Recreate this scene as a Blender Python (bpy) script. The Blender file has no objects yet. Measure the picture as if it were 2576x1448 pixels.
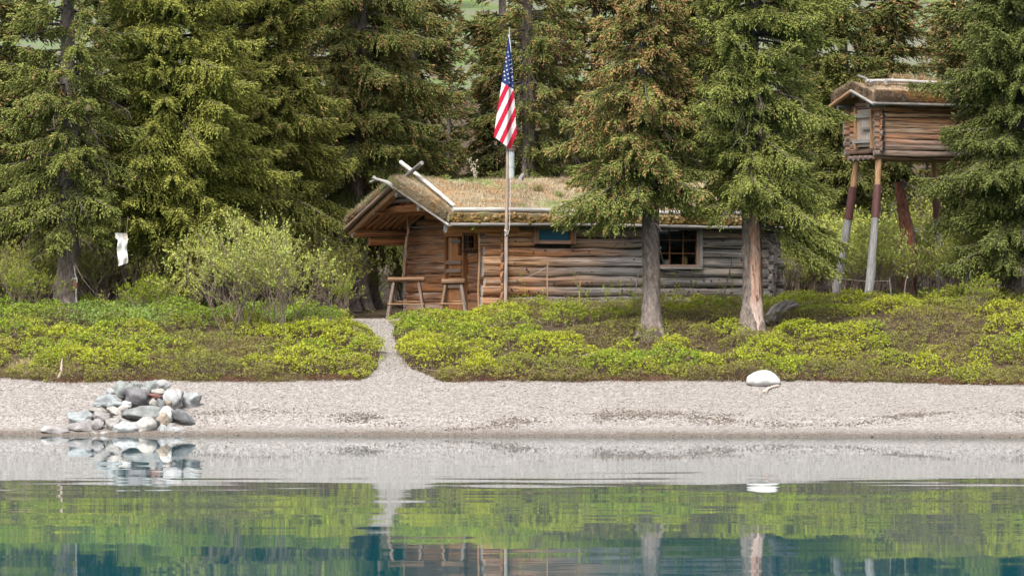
import bpy, bmesh, math
import numpy as np
from mathutils import Vector, noise as mnoise

R_ = math.radians
# ------------------------------------------------------------------ camera
F = 12500.0            # focal length in pixels of a 2575 px wide frame
HZ = 838.0             # horizon row in that frame
CAMZ = 1.8
scene = bpy.context.scene
cd = bpy.data.cameras.new("camera")
cam = bpy.data.objects.new("camera", cd)
scene.collection.objects.link(cam)
cam.location = (0, 0, CAMZ)
cam.rotation_euler = (R_(90), 0, 0)
cd.sensor_width = 36.0
cd.lens = 36.0 * F / 2575.0
cd.shift_y = 114.0 / 2575.0
cd.clip_start = 1.0
cd.clip_end = 5000.0
scene.camera = cam
# ------------------------------------------------------------------ world, sun, exposure
SUN_EL, SUN_AZ = 53.0, 200.0     # azimuth clockwise from +Y: behind the camera, a little to its left
w = bpy.data.worlds.new("World")
scene.world = w
w.use_nodes = True
nt = w.node_tree
nt.nodes.clear()
sky = nt.nodes.new("ShaderNodeTexSky")
sky.sky_type = 'NISHITA'
sky.sun_disc = False
sky.sun_elevation = R_(SUN_EL)
sky.sun_rotation = R_(SUN_AZ)
sky.dust_density = 3.0
sky.air_density = 1.0
hs = nt.nodes.new("ShaderNodeHueSaturation")
hs.inputs['Saturation'].default_value = 0.22
bg = nt.nodes.new("ShaderNodeBackground")
bg.inputs['Strength'].default_value = 0.125
wo = nt.nodes.new("ShaderNodeOutputWorld")
nt.links.new(sky.outputs[0], hs.inputs['Color'])
nt.links.new(hs.outputs[0], bg.inputs['Color'])
nt.links.new(bg.outputs[0], wo.inputs['Surface'])
sl = bpy.data.lights.new("sun", 'SUN')
sl.energy = 1.5
sl.angle = R_(22)
sl.color = (1.0, 0.96, 0.9)
sun = bpy.data.objects.new("sun", sl)
scene.collection.objects.link(sun)
_az, _el = R_(SUN_AZ), R_(SUN_EL)
_sd = Vector((math.sin(_az) * math.cos(_el), math.cos(_az) * math.cos(_el), math.sin(_el)))
sun.rotation_euler = _sd.to_track_quat('Z', 'Y').to_euler()
scene.view_settings.view_transform = 'Standard'
scene.view_settings.look = 'None'
scene.view_settings.exposure = 1.66
scene.view_settings.gamma = 1.0
scene.cycles.max_bounces = 8
scene.cycles.diffuse_bounces = 5
scene.cycles.glossy_bounces = 3
scene.cycles.transmission_bounces = 4
scene.cycles.transparent_max_bounces = 8
scene.cycles.caustics_reflective = False
scene.cycles.caustics_refractive = False


def P(px, py, D):
    """world point seen at pixel (px, py) of the 2575 px frame at distance D"""
    return np.array([(px - 1287.5) * D / F, D, CAMZ + (HZ - py) * D / F])


# ------------------------------------------------------------------ numpy noise
_tab = np.random.default_rng(7).random(65536)


def _h(ix, iy, s):
    return _tab[(ix * 374761 + iy * 668265 + s * 97531 + (ix * iy) * 131) & 65535]


def vnoise(x, y, s=0):
    x = np.asarray(x, float); y = np.asarray(y, float)
    ix = np.floor(x).astype(np.int64); iy = np.floor(y).astype(np.int64)
    fx = x - ix; fy = y - iy
    fx = fx * fx * (3 - 2 * fx); fy = fy * fy * (3 - 2 * fy)
    a = _h(ix, iy, s); b = _h(ix + 1, iy, s); c = _h(ix, iy + 1, s); d = _h(ix + 1, iy + 1, s)
    return (a * (1 - fx) + b * fx) * (1 - fy) + (c * (1 - fx) + d * fx) * fy


def fbm(x, y, s=0):
    return (vnoise(x, y, s) + .5 * vnoise(x * 2.1, y * 2.1, s + 1) + .25 * vnoise(x * 4.3, y * 4.3, s + 2)) / 1.75


def sst(a, b, x):
    t = np.clip((np.asarray(x, float) - a) / (b - a), 0, 1)
    return t * t * (3 - 2 * t)


# ------------------------------------------------------------------ mesh builder
class MB:
    def __init__(self):
        self.v = []; self.c = []; self.lc = []; self.f = []; self.n = 0

    def add(self, V, faces, col, mat=0, lc=None):
        V = np.asarray(V, float).reshape(-1, 3)
        k = len(V)
        col = np.asarray(col, float)
        if col.ndim == 1:
            col = np.tile(col[:3], (k, 1))
        self.v.append(V); self.c.append(col)
        self.lc.append(V.copy() if lc is None else np.asarray(lc, float))
        if not isinstance(faces, list):
            faces = [faces]
        for fa in faces:
            if len(fa):
                self.f.append((np.asarray(fa, np.int64) + self.n, mat))
        self.n += k

    def tube(self, pts, r, col, seg=8, mat=0, cap=True, capcol=None, wob=0.0, seed=0, squash=None):
        pts = np.asarray(pts, float)
        n = len(pts)
        r = np.broadcast_to(np.asarray(r, float), (n,))
        t = np.gradient(pts, axis=0)
        t /= np.linalg.norm(t, axis=1)[:, None] + 1e-9
        ref = np.array([0, 0, 1.0]) if abs(t[:, 2]).mean() < .8 else np.array([0, 1.0, 0])
        s = np.cross(t, ref); s /= np.linalg.norm(s, axis=1)[:, None] + 1e-9
        u = np.cross(s, t)
        th = np.arange(seg) * 2 * np.pi / seg
        arc = np.concatenate([[0], np.cumsum(np.linalg.norm(np.diff(pts, axis=0), axis=1))])
        rr = np.repeat(r[:, None], seg, 1)
        if wob:
            rr = rr * (1 + wob * (2 * vnoise(arc[:, None] * 2.3 + seed * 7.1 + np.zeros(seg), np.cos(th)[None, :] * 1.3 + seed * 3.7 + 5, seed) - 1)
                       + .5 * wob * (2 * vnoise(arc[:, None] * 9 + seed + np.zeros(seg), np.sin(th)[None, :] * 2 + seed + 9, seed + 3) - 1))
        V = pts[:, None, :] + rr[..., None] * (np.cos(th)[None, :, None] * s[:, None, :] + np.sin(th)[None, :, None] * u[:, None, :])
        lc = np.zeros((n, seg, 3))
        lc[..., 0] = arc[:, None] + seed * 3.17
        lc[..., 1] = np.cos(th)[None, :] * r[:, None]
        lc[..., 2] = np.sin(th)[None, :] * r[:, None] + seed * 1.31
        i = np.arange(n - 1)[:, None] * seg; j = np.arange(seg)[None, :]; j2 = (j + 1) % seg
        q = np.stack([i + j, i + j2, i + seg + j2, i + seg + j], -1).reshape(-1, 4)
        col = np.asarray(col, float)
        colv = col
        if col.ndim == 3:
            colv = col.reshape(-1, 3); col = col[:, seg // 4]
        elif col.ndim == 2 and len(col) == n:
            colv = np.repeat(col, seg, 0)
        self.add(V.reshape(-1, 3), q, colv, mat, lc.reshape(-1, 3))
        if cap:
            for e in (0, n - 1):
                cc = capcol if capcol is not None else (col[0] if col.ndim == 2 else col)
                cv = np.concatenate([V[e], pts[e][None]])
                tri = np.stack([np.arange(seg), (np.arange(seg) + 1) % seg, np.full(seg, seg)], 1)
                if e:
                    pass
                else:
                    tri = tri[:, ::-1]
                self.add(cv, tri, np.asarray(cc, float), mat, np.concatenate([lc[e], lc[e].mean(0)[None]]))

    def box(self, c, size, col, mat=0, rot=None, seed=0):
        c = np.asarray(c, float); h = np.asarray(size, float) / 2
        g = np.array([[-1, -1, -1], [1, -1, -1], [1, 1, -1], [-1, 1, -1], [-1, -1, 1], [1, -1, 1], [1, 1, 1], [-1, 1, 1]], float) * h
        fs = [(0, 3, 2, 1), (4, 5, 6, 7), (0, 1, 5, 4), (1, 2, 6, 5), (2, 3, 7, 6), (3, 0, 4, 7)]
        V = np.concatenate([g[list(f)] for f in fs])
        L = V.copy()
        o = np.argsort(-h)
        L = L[:, o] + np.array([seed * 3.1, seed * .7, 0])
        if rot is not None:
            V = V @ np.asarray(rot, float).T
        self.add(V + c, np.arange(24).reshape(6, 4), col, mat, L)

    def build(self, name, mats, parent=None, smooth=True, loc=None, rz=0.0):
        """vertices are world coordinates unless a parent is given whose local frame they are already in"""
        me = bpy.data.meshes.new(name)
        V = np.concatenate(self.v) if self.v else np.zeros((0, 3))
        me.vertices.add(len(V))
        me.vertices.foreach_set("co", V.astype(np.float32).ravel())
        idx = []; starts = []; mi = []; pos = 0
        for fa, m in self.f:
            k = fa.shape[1]
            idx.append(fa.ravel()); starts.append(pos + np.arange(len(fa)) * k); mi.append(np.full(len(fa), m)); pos += fa.size
        idx = np.concatenate(idx); starts = np.concatenate(starts); mi = np.concatenate(mi)
        me.loops.add(len(idx)); me.loops.foreach_set("vertex_index", idx.astype(np.int32))
        me.polygons.add(len(starts)); me.polygons.foreach_set("loop_start", starts.astype(np.int32))
        me.polygons.foreach_set("material_index", mi.astype(np.int32))
        me.update(calc_edges=True)
        me.polygons.foreach_set("use_smooth", np.full(len(starts), smooth))
        C = np.concatenate(self.c)
        a = me.color_attributes.new("Col", 'FLOAT_COLOR', 'POINT')
        a.data.foreach_set("color", np.concatenate([C, np.ones((len(C), 1))], 1).astype(np.float32).ravel())
        b = me.attributes.new("lc", 'FLOAT_VECTOR', 'POINT')
        b.data.foreach_set("vector", np.concatenate(self.lc).astype(np.float32).ravel())
        if not isinstance(mats, (list, tuple)):
            mats = [mats]
        for m in mats:
            me.materials.append(m)
        o = bpy.data.objects.new(name, me)
        scene.collection.objects.link(o)
        if parent is not None:
            o.parent = parent
        return o

    def shifted(self, d):
        d = np.asarray(d, float)
        self.v = [x - d for x in self.v]
        return self

    def centred(self, name, mats, base=None, smooth=True):
        """a one-mesh thing: origin at its base"""
        V = np.concatenate(self.v)
        b = np.array([V[:, 0].mean(), V[:, 1].mean(), V[:, 2].min()]) if base is None else np.asarray(base, float)
        o = self.shifted(b).build(name, mats, None, smooth)
        o.location = b
        return o


def tag(o, label, cat, group=None, kind=None):
    if label: o['label'] = label
    if cat: o['category'] = cat
    if group: o['group'] = group
    if kind: o['kind'] = kind
    return o


def empty(name, loc, label, cat, group=None, rz=0.0):
    o = bpy.data.objects.new(name, None)
    scene.collection.objects.link(o)
    o.location = loc; o.rotation_euler = (0, 0, rz)
    o.empty_display_size = .2
    return tag(o, label, cat, group)


# ------------------------------------------------------------------ materials
def new_mat(name):
    m = bpy.data.materials.new(name); m.use_nodes = True
    t = m.node_tree; t.nodes.clear()
    return m, t, t.nodes, t.links


def N(nodes, typ, **kw):
    n = nodes.new(typ)
    for k, v in kw.items():
        if k in n.inputs.keys() if hasattr(n.inputs, 'keys') else False:
            n.inputs[k].default_value = v
        else:
            setattr(n, k, v)
    return n


def ramp(nodes, stops):
    r = nodes.new("ShaderNodeValToRGB")
    e = r.color_ramp.elements
    while len(e) < len(stops): e.new(.5)
    for i, (p, c) in enumerate(stops):
        e[i].position = p
        e[i].color = (c, c, c, 1) if isinstance(c, (int, float)) else (*c, 1)
    return r


def col_mat(name, scale=8.0, lo=.7, hi=1.25, rough=.8, bump=.3, bdist=.02, stretch=(1, 1, 1), attr='lc', spec=.3, transl=0.0, detail=5, speck=None):
    """colour attribute x procedural noise, with bump; stretch runs along the grain"""
    m, t, n, l = new_mat(name)
    out = N(n, "ShaderNodeOutputMaterial")
    b = N(n, "ShaderNodeBsdfPrincipled")
    b.inputs['Roughness'].default_value = rough
    b.inputs['Specular IOR Level'].default_value = spec
    ac = N(n, "ShaderNodeAttribute", attribute_name="Col")
    al = N(n, "ShaderNodeAttribute", attribute_name=attr)
    mp = N(n, "ShaderNodeMapping"); mp.inputs['Scale'].default_value = stretch
    l.new(al.outputs['Vector'], mp.inputs['Vector'])
    no = N(n, "ShaderNodeTexNoise"); no.inputs['Scale'].default_value = scale; no.inputs['Detail'].default_value = detail; no.inputs['Roughness'].default_value = .65
    l.new(mp.outputs[0], no.inputs['Vector'])
    rp = ramp(n, [(.28, lo), (.72, hi)])
    l.new(no.outputs['Fac'], rp.inputs['Fac'])
    mx = N(n, "ShaderNodeVectorMath", operation='MULTIPLY')
    l.new(ac.outputs['Color'], mx.inputs[0]); l.new(rp.outputs['Color'], mx.inputs[1])
    last = mx.outputs[0]
    if speck:
        sc2, thr, colr = speck
        n2 = N(n, "ShaderNodeTexNoise"); n2.inputs['Scale'].default_value = sc2; n2.inputs['Detail'].default_value = 3
        l.new(mp.outputs[0], n2.inputs['Vector'])
        r2 = ramp(n, [(thr, 0.0), (thr + .06, 1.0)])
        l.new(n2.outputs['Fac'], r2.inputs['Fac'])
        mm = N(n, "ShaderNodeMix", data_type='RGBA')
        l.new(r2.outputs['Color'], mm.inputs[0])
        l.new(last, mm.inputs[6]); mm.inputs[7].default_value = (*colr, 1)
        last = mm.outputs[2]
    l.new(last, b.inputs['Base Color'])
    if bump:
        bp = N(n, "ShaderNodeBump"); bp.inputs['Strength'].default_value = bump; bp.inputs['Distance'].default_value = bdist
        l.new(no.outputs['Fac'], bp.inputs['Height'])
        l.new(bp.outputs[0], b.inputs['Normal'])
    if transl:
        tr = N(n, "ShaderNodeBsdfTranslucent"); l.new(last, tr.inputs['Color'])
        ms = N(n, "ShaderNodeMixShader"); ms.inputs[0].default_value = transl
        l.new(b.outputs[0], ms.inputs[1]); l.new(tr.outputs[0], ms.inputs[2])
        l.new(ms.outputs[0], out.inputs['Surface'])
    else:
        l.new(b.outputs[0], out.inputs['Surface'])
    return m


M_log = col_mat("weathered_log", 1.0, .22, 1.6, .9, .8, .02, (.9, 34, 34), speck=(1.5, .575, (.045, .033, .027)), detail=9)
M_pole = col_mat("peeled_pole", 1.0, .42, 1.3, .8, .4, .01, (3, 40, 40))
M_bark = col_mat("spruce_bark", 1.0, .30, 1.75, .95, 1.0, .03, (8, 19, 19), detail=7)
M_scar = col_mat("bark_scar", 1.0, .5, 1.3, .9, .8, .02, (9, 30, 30), speck=(.35, .60, (.16, .06, .03)))
M_needle = col_mat("spruce_needles", 3.0, .8, 1.2, .6, 0, 0, spec=.25, transl=.12)
M_twig = col_mat("dead_twig", 6.0, .7, 1.2, .9, 0, 0)
M_leaf = col_mat("young_leaf", 4.0, .85, 1.15, .55, 0, 0, spec=.3, transl=.35)
M_grass = col_mat("dry_grass", 4.0, .85, 1.15, .8, 0, 0, spec=.1, transl=.25)
M_sod = col_mat("roof_sod", 9.0, .6, 1.3, .95, .9, .05, detail=8)
M_moss = col_mat("moss", 22.0, .4, 1.4, .95, 1.0, .03, detail=6)
M_rock = col_mat("lake_rock", 8.0, .45, 1.35, .85, .9, .03, detail=10, speck=(34.0, .66, (.16, .16, .17)))
M_boulder = col_mat("white_boulder", 6.0, .68, 1.12, .75, .5, .01, detail=7)
M_peb = col_mat("pebble", 40.0, .85, 1.12, .7, 0, 0)
M_paint = col_mat("painted_surface", 14.0, .85, 1.1, .6, .15, .005)
M_cloth = col_mat("cloth", 60.0, .92, 1.05, .85, .2, .002, transl=.2)
M_metal = col_mat("dull_metal", 10.0, .8, 1.1, .55, .1, .003, spec=.5)
M_plank = col_mat("plank", 1.0, .6, 1.25, .85, .5, .01, (3, 45, 45))


def glass_mat(name, col, rough=.06, spec=.35):
    m, t, n, l = new_mat(name)
    out = N(n, "ShaderNodeOutputMaterial")
    b = N(n, "ShaderNodeBsdfPrincipled")
    b.inputs['Base Color'].default_value = (*col, 1); b.inputs['Roughness'].default_value = rough
    b.inputs['Specular IOR Level'].default_value = spec
    no = N(n, "ShaderNodeTexNoise"); no.inputs['Scale'].default_value = 3
    tc = N(n, "ShaderNodeTexCoord"); l.new(tc.outputs['Object'], no.inputs['Vector'])
    bp = N(n, "ShaderNodeBump"); bp.inputs['Strength'].default_value = .15; bp.inputs['Distance'].default_value = .01
    l.new(no.outputs['Fac'], bp.inputs['Height']); l.new(bp.outputs[0], b.inputs['Normal'])
    l.new(b.outputs[0], out.inputs['Surface'])
    return m


M_teal = glass_mat("teal_pane", (.014, .085, .13), .25, .3)  # blue reflection put into the pane's base colour


def clear_glass(name):
    m, t, n, l = new_mat(name)
    out = N(n, "ShaderNodeOutputMaterial")
    tr = N(n, "ShaderNodeBsdfTransparent"); tr.inputs['Color'].default_value = (.9, .92, .92, 1)
    gl = N(n, "ShaderNodeBsdfGlossy"); gl.inputs['Roughness'].default_value = .03
    fr = N(n, "ShaderNodeFresnel"); fr.inputs['IOR'].default_value = 1.25
    ms = N(n, "ShaderNodeMixShader")
    l.new(fr.outputs[0], ms.inputs[0]); l.new(tr.outputs[0], ms.inputs[1]); l.new(gl.outputs[0], ms.inputs[2])
    l.new(ms.outputs[0], out.inputs['Surface'])
    return m


M_clear = clear_glass("window_glass")


def ground_mat(name, stops, scale, bump, bdist, wet=False, vor=0.0):
    m, t, n, l = new_mat(name)
    out = N(n, "ShaderNodeOutputMaterial"); b = N(n, "ShaderNodeBsdfPrincipled")
    b.inputs['Roughness'].default_value = .9; b.inputs['Specular IOR Level'].default_value = .2
    g = N(n, "ShaderNodeNewGeometry")
    no = N(n, "ShaderNodeTexNoise"); no.inputs['Scale'].default_value = scale; no.inputs['Detail'].default_value = 9; no.inputs['Roughness'].default_value = .7
    l.new(g.outputs['Position'], no.inputs['Vector'])
    rp = ramp(n, stops); l.new(no.outputs['Fac'], rp.inputs['Fac'])
    last = rp.outputs['Color']; hgt = no.outputs['Fac']
    if vor:
        v = N(n, "ShaderNodeTexVoronoi"); v.inputs['Scale'].default_value = vor
        l.new(g.outputs['Position'], v.inputs['Vector'])
        hsv = N(n, "ShaderNodeSeparateColor"); l.new(v.outputs['Color'], hsv.inputs[0])
        r2 = ramp(n, [(0, .62), (.5, .95), (1, 1.25)]); l.new(hsv.outputs[0], r2.inputs['Fac'])
        mx = N(n, "ShaderNodeVectorMath", operation='MULTIPLY'); l.new(last, mx.inputs[0]); l.new(r2.outputs['Color'], mx.inputs[1])
        last = mx.outputs[0]
        hgt = v.outputs['Distance']
    if wet:
        sp = N(n, "ShaderNodeSeparateXYZ"); l.new(g.outputs['Position'], sp.inputs[0])
        n3 = N(n, "ShaderNodeTexNoise"); n3.inputs['Scale'].default_value = 1.2; n3.inputs['Detail'].default_value = 4
        l.new(g.outputs['Position'], n3.inputs['Vector'])
        ad = N(n, "ShaderNodeMath", operation='MULTIPLY_ADD'); ad.inputs[1].default_value = -.06
        l.new(n3.outputs['Fac'], ad.inputs[0]); l.new(sp.outputs['Z'], ad.inputs[2])
        mr = N(n, "ShaderNodeMapRange"); mr.inputs['From Min'].default_value = .0; mr.inputs['From Max'].default_value = .11
        l.new(ad.outputs[0], mr.inputs['Value'])
        mm = N(n, "ShaderNodeMix", data_type='RGBA'); l.new(mr.outputs[0], mm.inputs[0])
        dk = N(n, "ShaderNodeVectorMath", operation='MULTIPLY'); dk.inputs[1].default_value = (.55, .49, .43)
        l.new(last, dk.inputs[0]); l.new(dk.outputs[0], mm.inputs[6]); l.new(last, mm.inputs[7])
        last = mm.outputs[2]
        r3 = N(n, "ShaderNodeMapRange"); r3.inputs['To Min'].default_value = .35; r3.inputs['To Max'].default_value = .9
        l.new(mr.outputs[0], r3.inputs['Value']); l.new(r3.outputs[0], b.inputs['Roughness'])
    l.new(last, b.inputs['Base Color'])
    bp = N(n, "ShaderNodeBump"); bp.inputs['Strength'].default_value = bump; bp.inputs['Distance'].default_value = bdist
    l.new(hgt, bp.inputs['Height']); l.new(bp.outputs[0], b.inputs['Normal'])
    l.new(b.outputs[0], out.inputs['Surface'])
    return m


M_gravel = ground_mat("gravel", [(.3, (.185, .158, .145)), (.5, (.25, .227, .21)), (.7, (.31, .29, .27))], 9, .5, .02, True, 32)
M_soil = ground_mat("forest_floor", [(.3, (.025, .017, .011)), (.5, (.06, .04, .025)), (.62, (.07, .06, .025)), (.8, (.12, .085, .055))], 5, .6, .05)
M_hill = ground_mat("hillside", [(.32, (.05, .07, .025)), (.44, (.10, .14, .04)), (.52, (.13, .12, .10)), (.60, (.10, .15, .05)), (.72, (.15, .13, .13)), (.8, (.12, .16, .06))], .16, .6, 1.0)
M_shorehill = ground_mat("far_shore", [(.35, (.015, .03, .035)), (.6, (.03, .05, .05)), (.8, (.06, .08, .08))], .02, .3, 2.0)

# ------------------------------------------------------------------ terrain
_yk = [-80, 30, 60, 80, 87, 87.95, 88.35, 91, 93.5, 95.2, 97, 100, 104, 115, 130, 145, 200]
_zk = [-9, -5, -3.4, -1.6, 0, .17, .33, .91, 1.48, 1.83, 2.08, 2.13, 2.2, 2.6, 3.6, 5.5, 20]


def edge_y(x):
    return 91.05 + .22 * (vnoise(np.asarray(x) * .9, 3.3, 11) - .5) + .25 * sst(-8, -9.5, x) - .30 * sst(4, 10, x)


_py = [90.4, 91, 92, 93.5, 95.5, 97.2, 99, 101]
_pc = [-1.95, -2.02, -2.18, -2.31, -2.58, -2.84, -2.8, -2.6]
_pw = [1.6, .78, .32, .17, .28, .55, 1.05, .9]


def path_mask(x, y):
    c = np.interp(y, _py, _pc); ww = np.interp(y, _py, _pw)
    return (np.abs(x - c) < ww) & (y > 90) & (y < 101.2)


def path_dist(x, y):
    c = np.interp(y, _py, _pc); ww = np.interp(y, _py, _pw)
    return np.where((y > 89) & (y < 101.5), np.abs(x - c) - ww, 9.0)


def height(x, y):
    x = np.asarray(x, float); y = np.asarray(y, float)
    yy = y + (.13 * np.clip(x, -14, 14) + .35 * (vnoise(x * .5, 0 * x, 19) - .5)) * (1 - sst(87.0, 91.2, y)) * sst(70, 84, y)
    z = np.interp(yy, _yk, _zk)
    onb = sst(91.5, 94.5, y)
    near = 1 - sst(130, 160, y)
    z = z + onb * near * (.10 * sst(-1.6, .3, x) + .22 * sst(4, 7.5, x))
    z = z + onb * near * .22 * (fbm(x * .55, y * .55, 5) - .5) * sst(.1, .8, path_dist(x, y))
    z = z + .03 * (fbm(x * 1.1, y * 1.6, 9) - .5) * sst(86, 88, y)
    z = z - .05 * (1 - sst(0, .4, path_dist(x, y))) * onb
    return z


ROOT = P(1262, 800, 98.5); ROOT[2] = 2.13       # cabin corner
CA = R_(26.5)
ex = np.array([math.cos(CA), math.sin(CA)]); ey = np.array([-math.sin(CA), math.cos(CA)])


def cab_uv(x, y):
    dx = np.asarray(x) - ROOT[0]; dy = np.asarray(y) - ROOT[1]
    return dx * ex[0] + dy * ex[1], dx * ey[0] + dy * ey[1]


xs = np.concatenate([np.linspace(-160, -20, 15)[:-1], np.linspace(-20, -13, 15)[:-1], np.arange(-13, -5.01, .1), np.arange(-5, .5, .04), np.arange(.5, 13.01, .1), np.linspace(13, 20, 15)[1:], np.linspace(20, 160, 15)[1:]])
ys = np.concatenate([np.linspace(-80, 70, 9)[:-1], np.linspace(70, 84, 9)[:-1], np.arange(84, 104.01, .1), np.linspace(104, 160, 29)[1:]])
X, Y = np.meshgrid(xs, ys)
Z = height(X, Y)
nx, ny = len(xs), len(ys)
ii = (np.arange(ny - 1)[:, None] * nx + np.arange(nx - 1)[None, :]).ravel()
Q = np.stack([ii, ii + 1, ii + nx + 1, ii + nx], 1)
fx = X.ravel()[Q].mean(1); fy = Y.ravel()[Q].mean(1)
is_path = path_mask(fx, fy) & (fy > 91)
is_beach = (fy < edge_y(fx)) & ~is_path
VV = np.stack([X.ravel(), Y.ravel(), Z.ravel()], 1)
for nm, mask, mat in (("beach", is_beach, M_gravel), ("path", is_path, M_gravel), ("ground", ~is_beach & ~is_path, M_soil)):
    q = Q[mask]
    u, inv = np.unique(q, return_inverse=True)
    mb = MB(); mb.add(VV[u], inv.reshape(-1, 4), (1, 1, 1))
    o = mb.build(nm, mat); o['kind'] = 'structure'

# hillside behind the wood
hx = np.linspace(-260, 260, 66); hy = np.linspace(150, 700, 70)
HX, HY = np.meshgrid(hx, hy)
HZh = 4.5 + (HY - 150) * .17 + 14 * (fbm(HX * .018, HY * .018, 21) - .5) * sst(150, 260, HY)
i = (np.arange(69)[:, None] * 66 + np.arange(65)[None, :]).ravel()
mb = MB(); mb.add(np.stack([HX.ravel(), HY.ravel(), HZh.ravel()], 1), np.stack([i, i + 1, i + 67, i + 66], 1), (1, 1, 1))
o = mb.build("hillside", M_hill); o['kind'] = 'structure'
# mountain shore across the lake, behind the camera
hx = np.linspace(-1600, 1600, 60); hy = np.linspace(-900, -420, 20)
HX, HY = np.meshgrid(hx, hy)
HZh = -4 + (-420 - HY) * .45 * (0.6 + .8 * fbm(HX * .004, HY * .004, 31))
i = (np.arange(19)[:, None] * 60 + np.arange(59)[None, :]).ravel()
mb = MB(); mb.add(np.stack([HX.ravel(), HY.ravel(), HZh.ravel()], 1), np.stack([i, i + 1, i + 61, i + 60], 1), (1, 1, 1))
o = mb.build("mountains", M_shorehill); o['kind'] = 'structure'


# ------------------------------------------------------------------ water
def water_mat():
    m, t, n, l = new_mat("lake_water")
    out = N(n, "ShaderNodeOutputMaterial"); b = N(n, "ShaderNodeBsdfPrincipled")
    b.inputs['Base Color'].default_value = (.0003, .080, .108, 1)
    b.inputs['Roughness'].default_value = .018
    b.inputs['IOR'].default_value = 1.33
    g = N(n, "ShaderNodeNewGeometry")

    def tex(sc, seed, detail=2.0):
        mp = N(n, "ShaderNodeMapping"); mp.inputs['Scale'].default_value = sc; mp.inputs['Location'].default_value = (seed, seed * 1.7, 0)
        l.new(g.outputs['Position'], mp.inputs['Vector'])
        no = N(n, "ShaderNodeTexNoise"); no.inputs['Scale'].default_value = 1; no.inputs['Detail'].default_value = detail; no.inputs['Roughness'].default_value = .5
        l.new(mp.outputs[0], no.inputs['Vector'])
        return no.outputs['Fac']

    def lin(a, mul, add=0.0):
        q = N(n, "ShaderNodeMath", operation='MULTIPLY_ADD'); l.new(a, q.inputs[0]); q.inputs[1].default_value = mul; q.inputs[2].default_value = add
        return q.outputs[0]

    def op(o_, a, c):
        q = N(n, "ShaderNodeMath", operation=o_); l.new(a, q.inputs[0]); l.new(c, q.inputs[1])
        return q.outputs[0]
    A = .011
    s1 = lin(tex((.22, .42, 1), 3.1, 1.0), A, -A * .5)
    s2 = lin(tex((.6, 1.15, 1), 9.3, 1.0), A * .8, -A * .4)
    s3 = lin(tex((.35, 2.0, 1), 13.7, 1.0), A * .5, -A * .25)
    sp = N(n, "ShaderNodeSeparateXYZ"); l.new(g.outputs['Position'], sp.inputs[0])
    # a breath of wind ruffles the middle of the frame; it is calmer against the shore
    mr = N(n, "ShaderNodeMapRange"); mr.interpolation_type = 'SMOOTHSTEP'
    mr.inputs['From Min'].default_value = 76; mr.inputs['From Max'].default_value = 62; mr.inputs['To Min'].default_value = .10; mr.inputs['To Max'].default_value = 1.0
    l.new(sp.outputs['Y'], mr.inputs['Value'])
    mr2 = N(n, "ShaderNodeMapRange"); mr2.interpolation_type = 'SMOOTHSTEP'
    mr2.inputs['From Min'].default_value = 44; mr2.inputs['From Max'].default_value = 54; mr2.inputs['To Min'].default_value = .55; mr2.inputs['To Max'].default_value = 1.0
    l.new(sp.outputs['Y'], mr2.inputs['Value'])
    ty = op('MULTIPLY', op('MULTIPLY', op('ADD', op('ADD', s1, s3), s2), mr.outputs[0]), mr2.outputs[0])
    tx = lin(tex((1.3, 1.1, 1), 5.7), .0016, -.0008)
    cb = N(n, "ShaderNodeCombineXYZ"); cb.inputs['Z'].default_value = 1.0
    l.new(tx, cb.inputs['X']); l.new(ty, cb.inputs['Y'])
    nm = N(n, "ShaderNodeVectorMath", operation='NORMALIZE'); l.new(cb.outputs[0], nm.inputs[0])
    l.new(nm.outputs[0], b.inputs['Normal'])
    l.new(b.outputs[0], out.inputs['Surface'])
    return m


mb = MB()
mb.add([(-400, -440, 0), (400, -440, 0), (400, 90, 0), (-400, 90, 0)], np.array([[0, 1, 2, 3]]), (1, 1, 1))
o = mb.build("water", water_mat()); o['kind'] = 'structure'

# ------------------------------------------------------------------ generic shapes
_bm = bmesh.new(); bmesh.ops.create_icosphere(_bm, subdivisions=1, radius=1)
ICO_V = np.array([v.co[:] for v in _bm.verts]); ICO_F = np.array([[v.index for v in f.verts] for f in _bm.faces]); _bm.free()
_bm = bmesh.new(); bmesh.ops.create_icosphere(_bm, subdivisions=4, radius=1)
ICO4_V = np.array([v.co[:] for v in _bm.verts]); ICO4_F = np.array([[v.index for v in f.verts] for f in _bm.faces]); _bm.free()


def many_ico(C, S, rot, cols):
    """many small stones as one array"""
    n = len(C)
    V = ICO_V[None] * S[:, None, :]
    c, s = np.cos(rot)[:, None], np.sin(rot)[:, None]
    V = np.stack([V[..., 0] * c - V[..., 1] * s, V[..., 0] * s + V[..., 1] * c, V[..., 2]], -1) + C[:, None, :]
    Fc = ICO_F[None] + (np.arange(n) * len(ICO_V))[:, None, None]
    return V.reshape(-1, 3), Fc.reshape(-1, 3), np.repeat(cols, len(ICO_V), 0)


def leaf_cards(C, A, B, cols, tipcol=None):
    """diamond leaves: centre C, long half axis A, short half axis B"""
    n = len(C)
    V = np.stack([C - A, C + B, C + A, C - B], 1)
    q = (np.arange(n) * 4)[:, None] + np.arange(4)[None]
    return V.reshape(-1, 3), q, np.repeat(cols, 4, 0)


def unit(v):
    return v / (np.linalg.norm(v, axis=-1, keepdims=True) + 1e-9)


def blades(C, D, W, cols):
    """grass blades: triangles from C along D, width vector W"""
    n = len(C)
    V = np.stack([C - W, C + W, C + D], 1)
    q = (np.arange(n) * 3)[:, None] + np.arange(3)[None]
    return V.reshape(-1, 3), q, np.repeat(cols, 3, 0)


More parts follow.
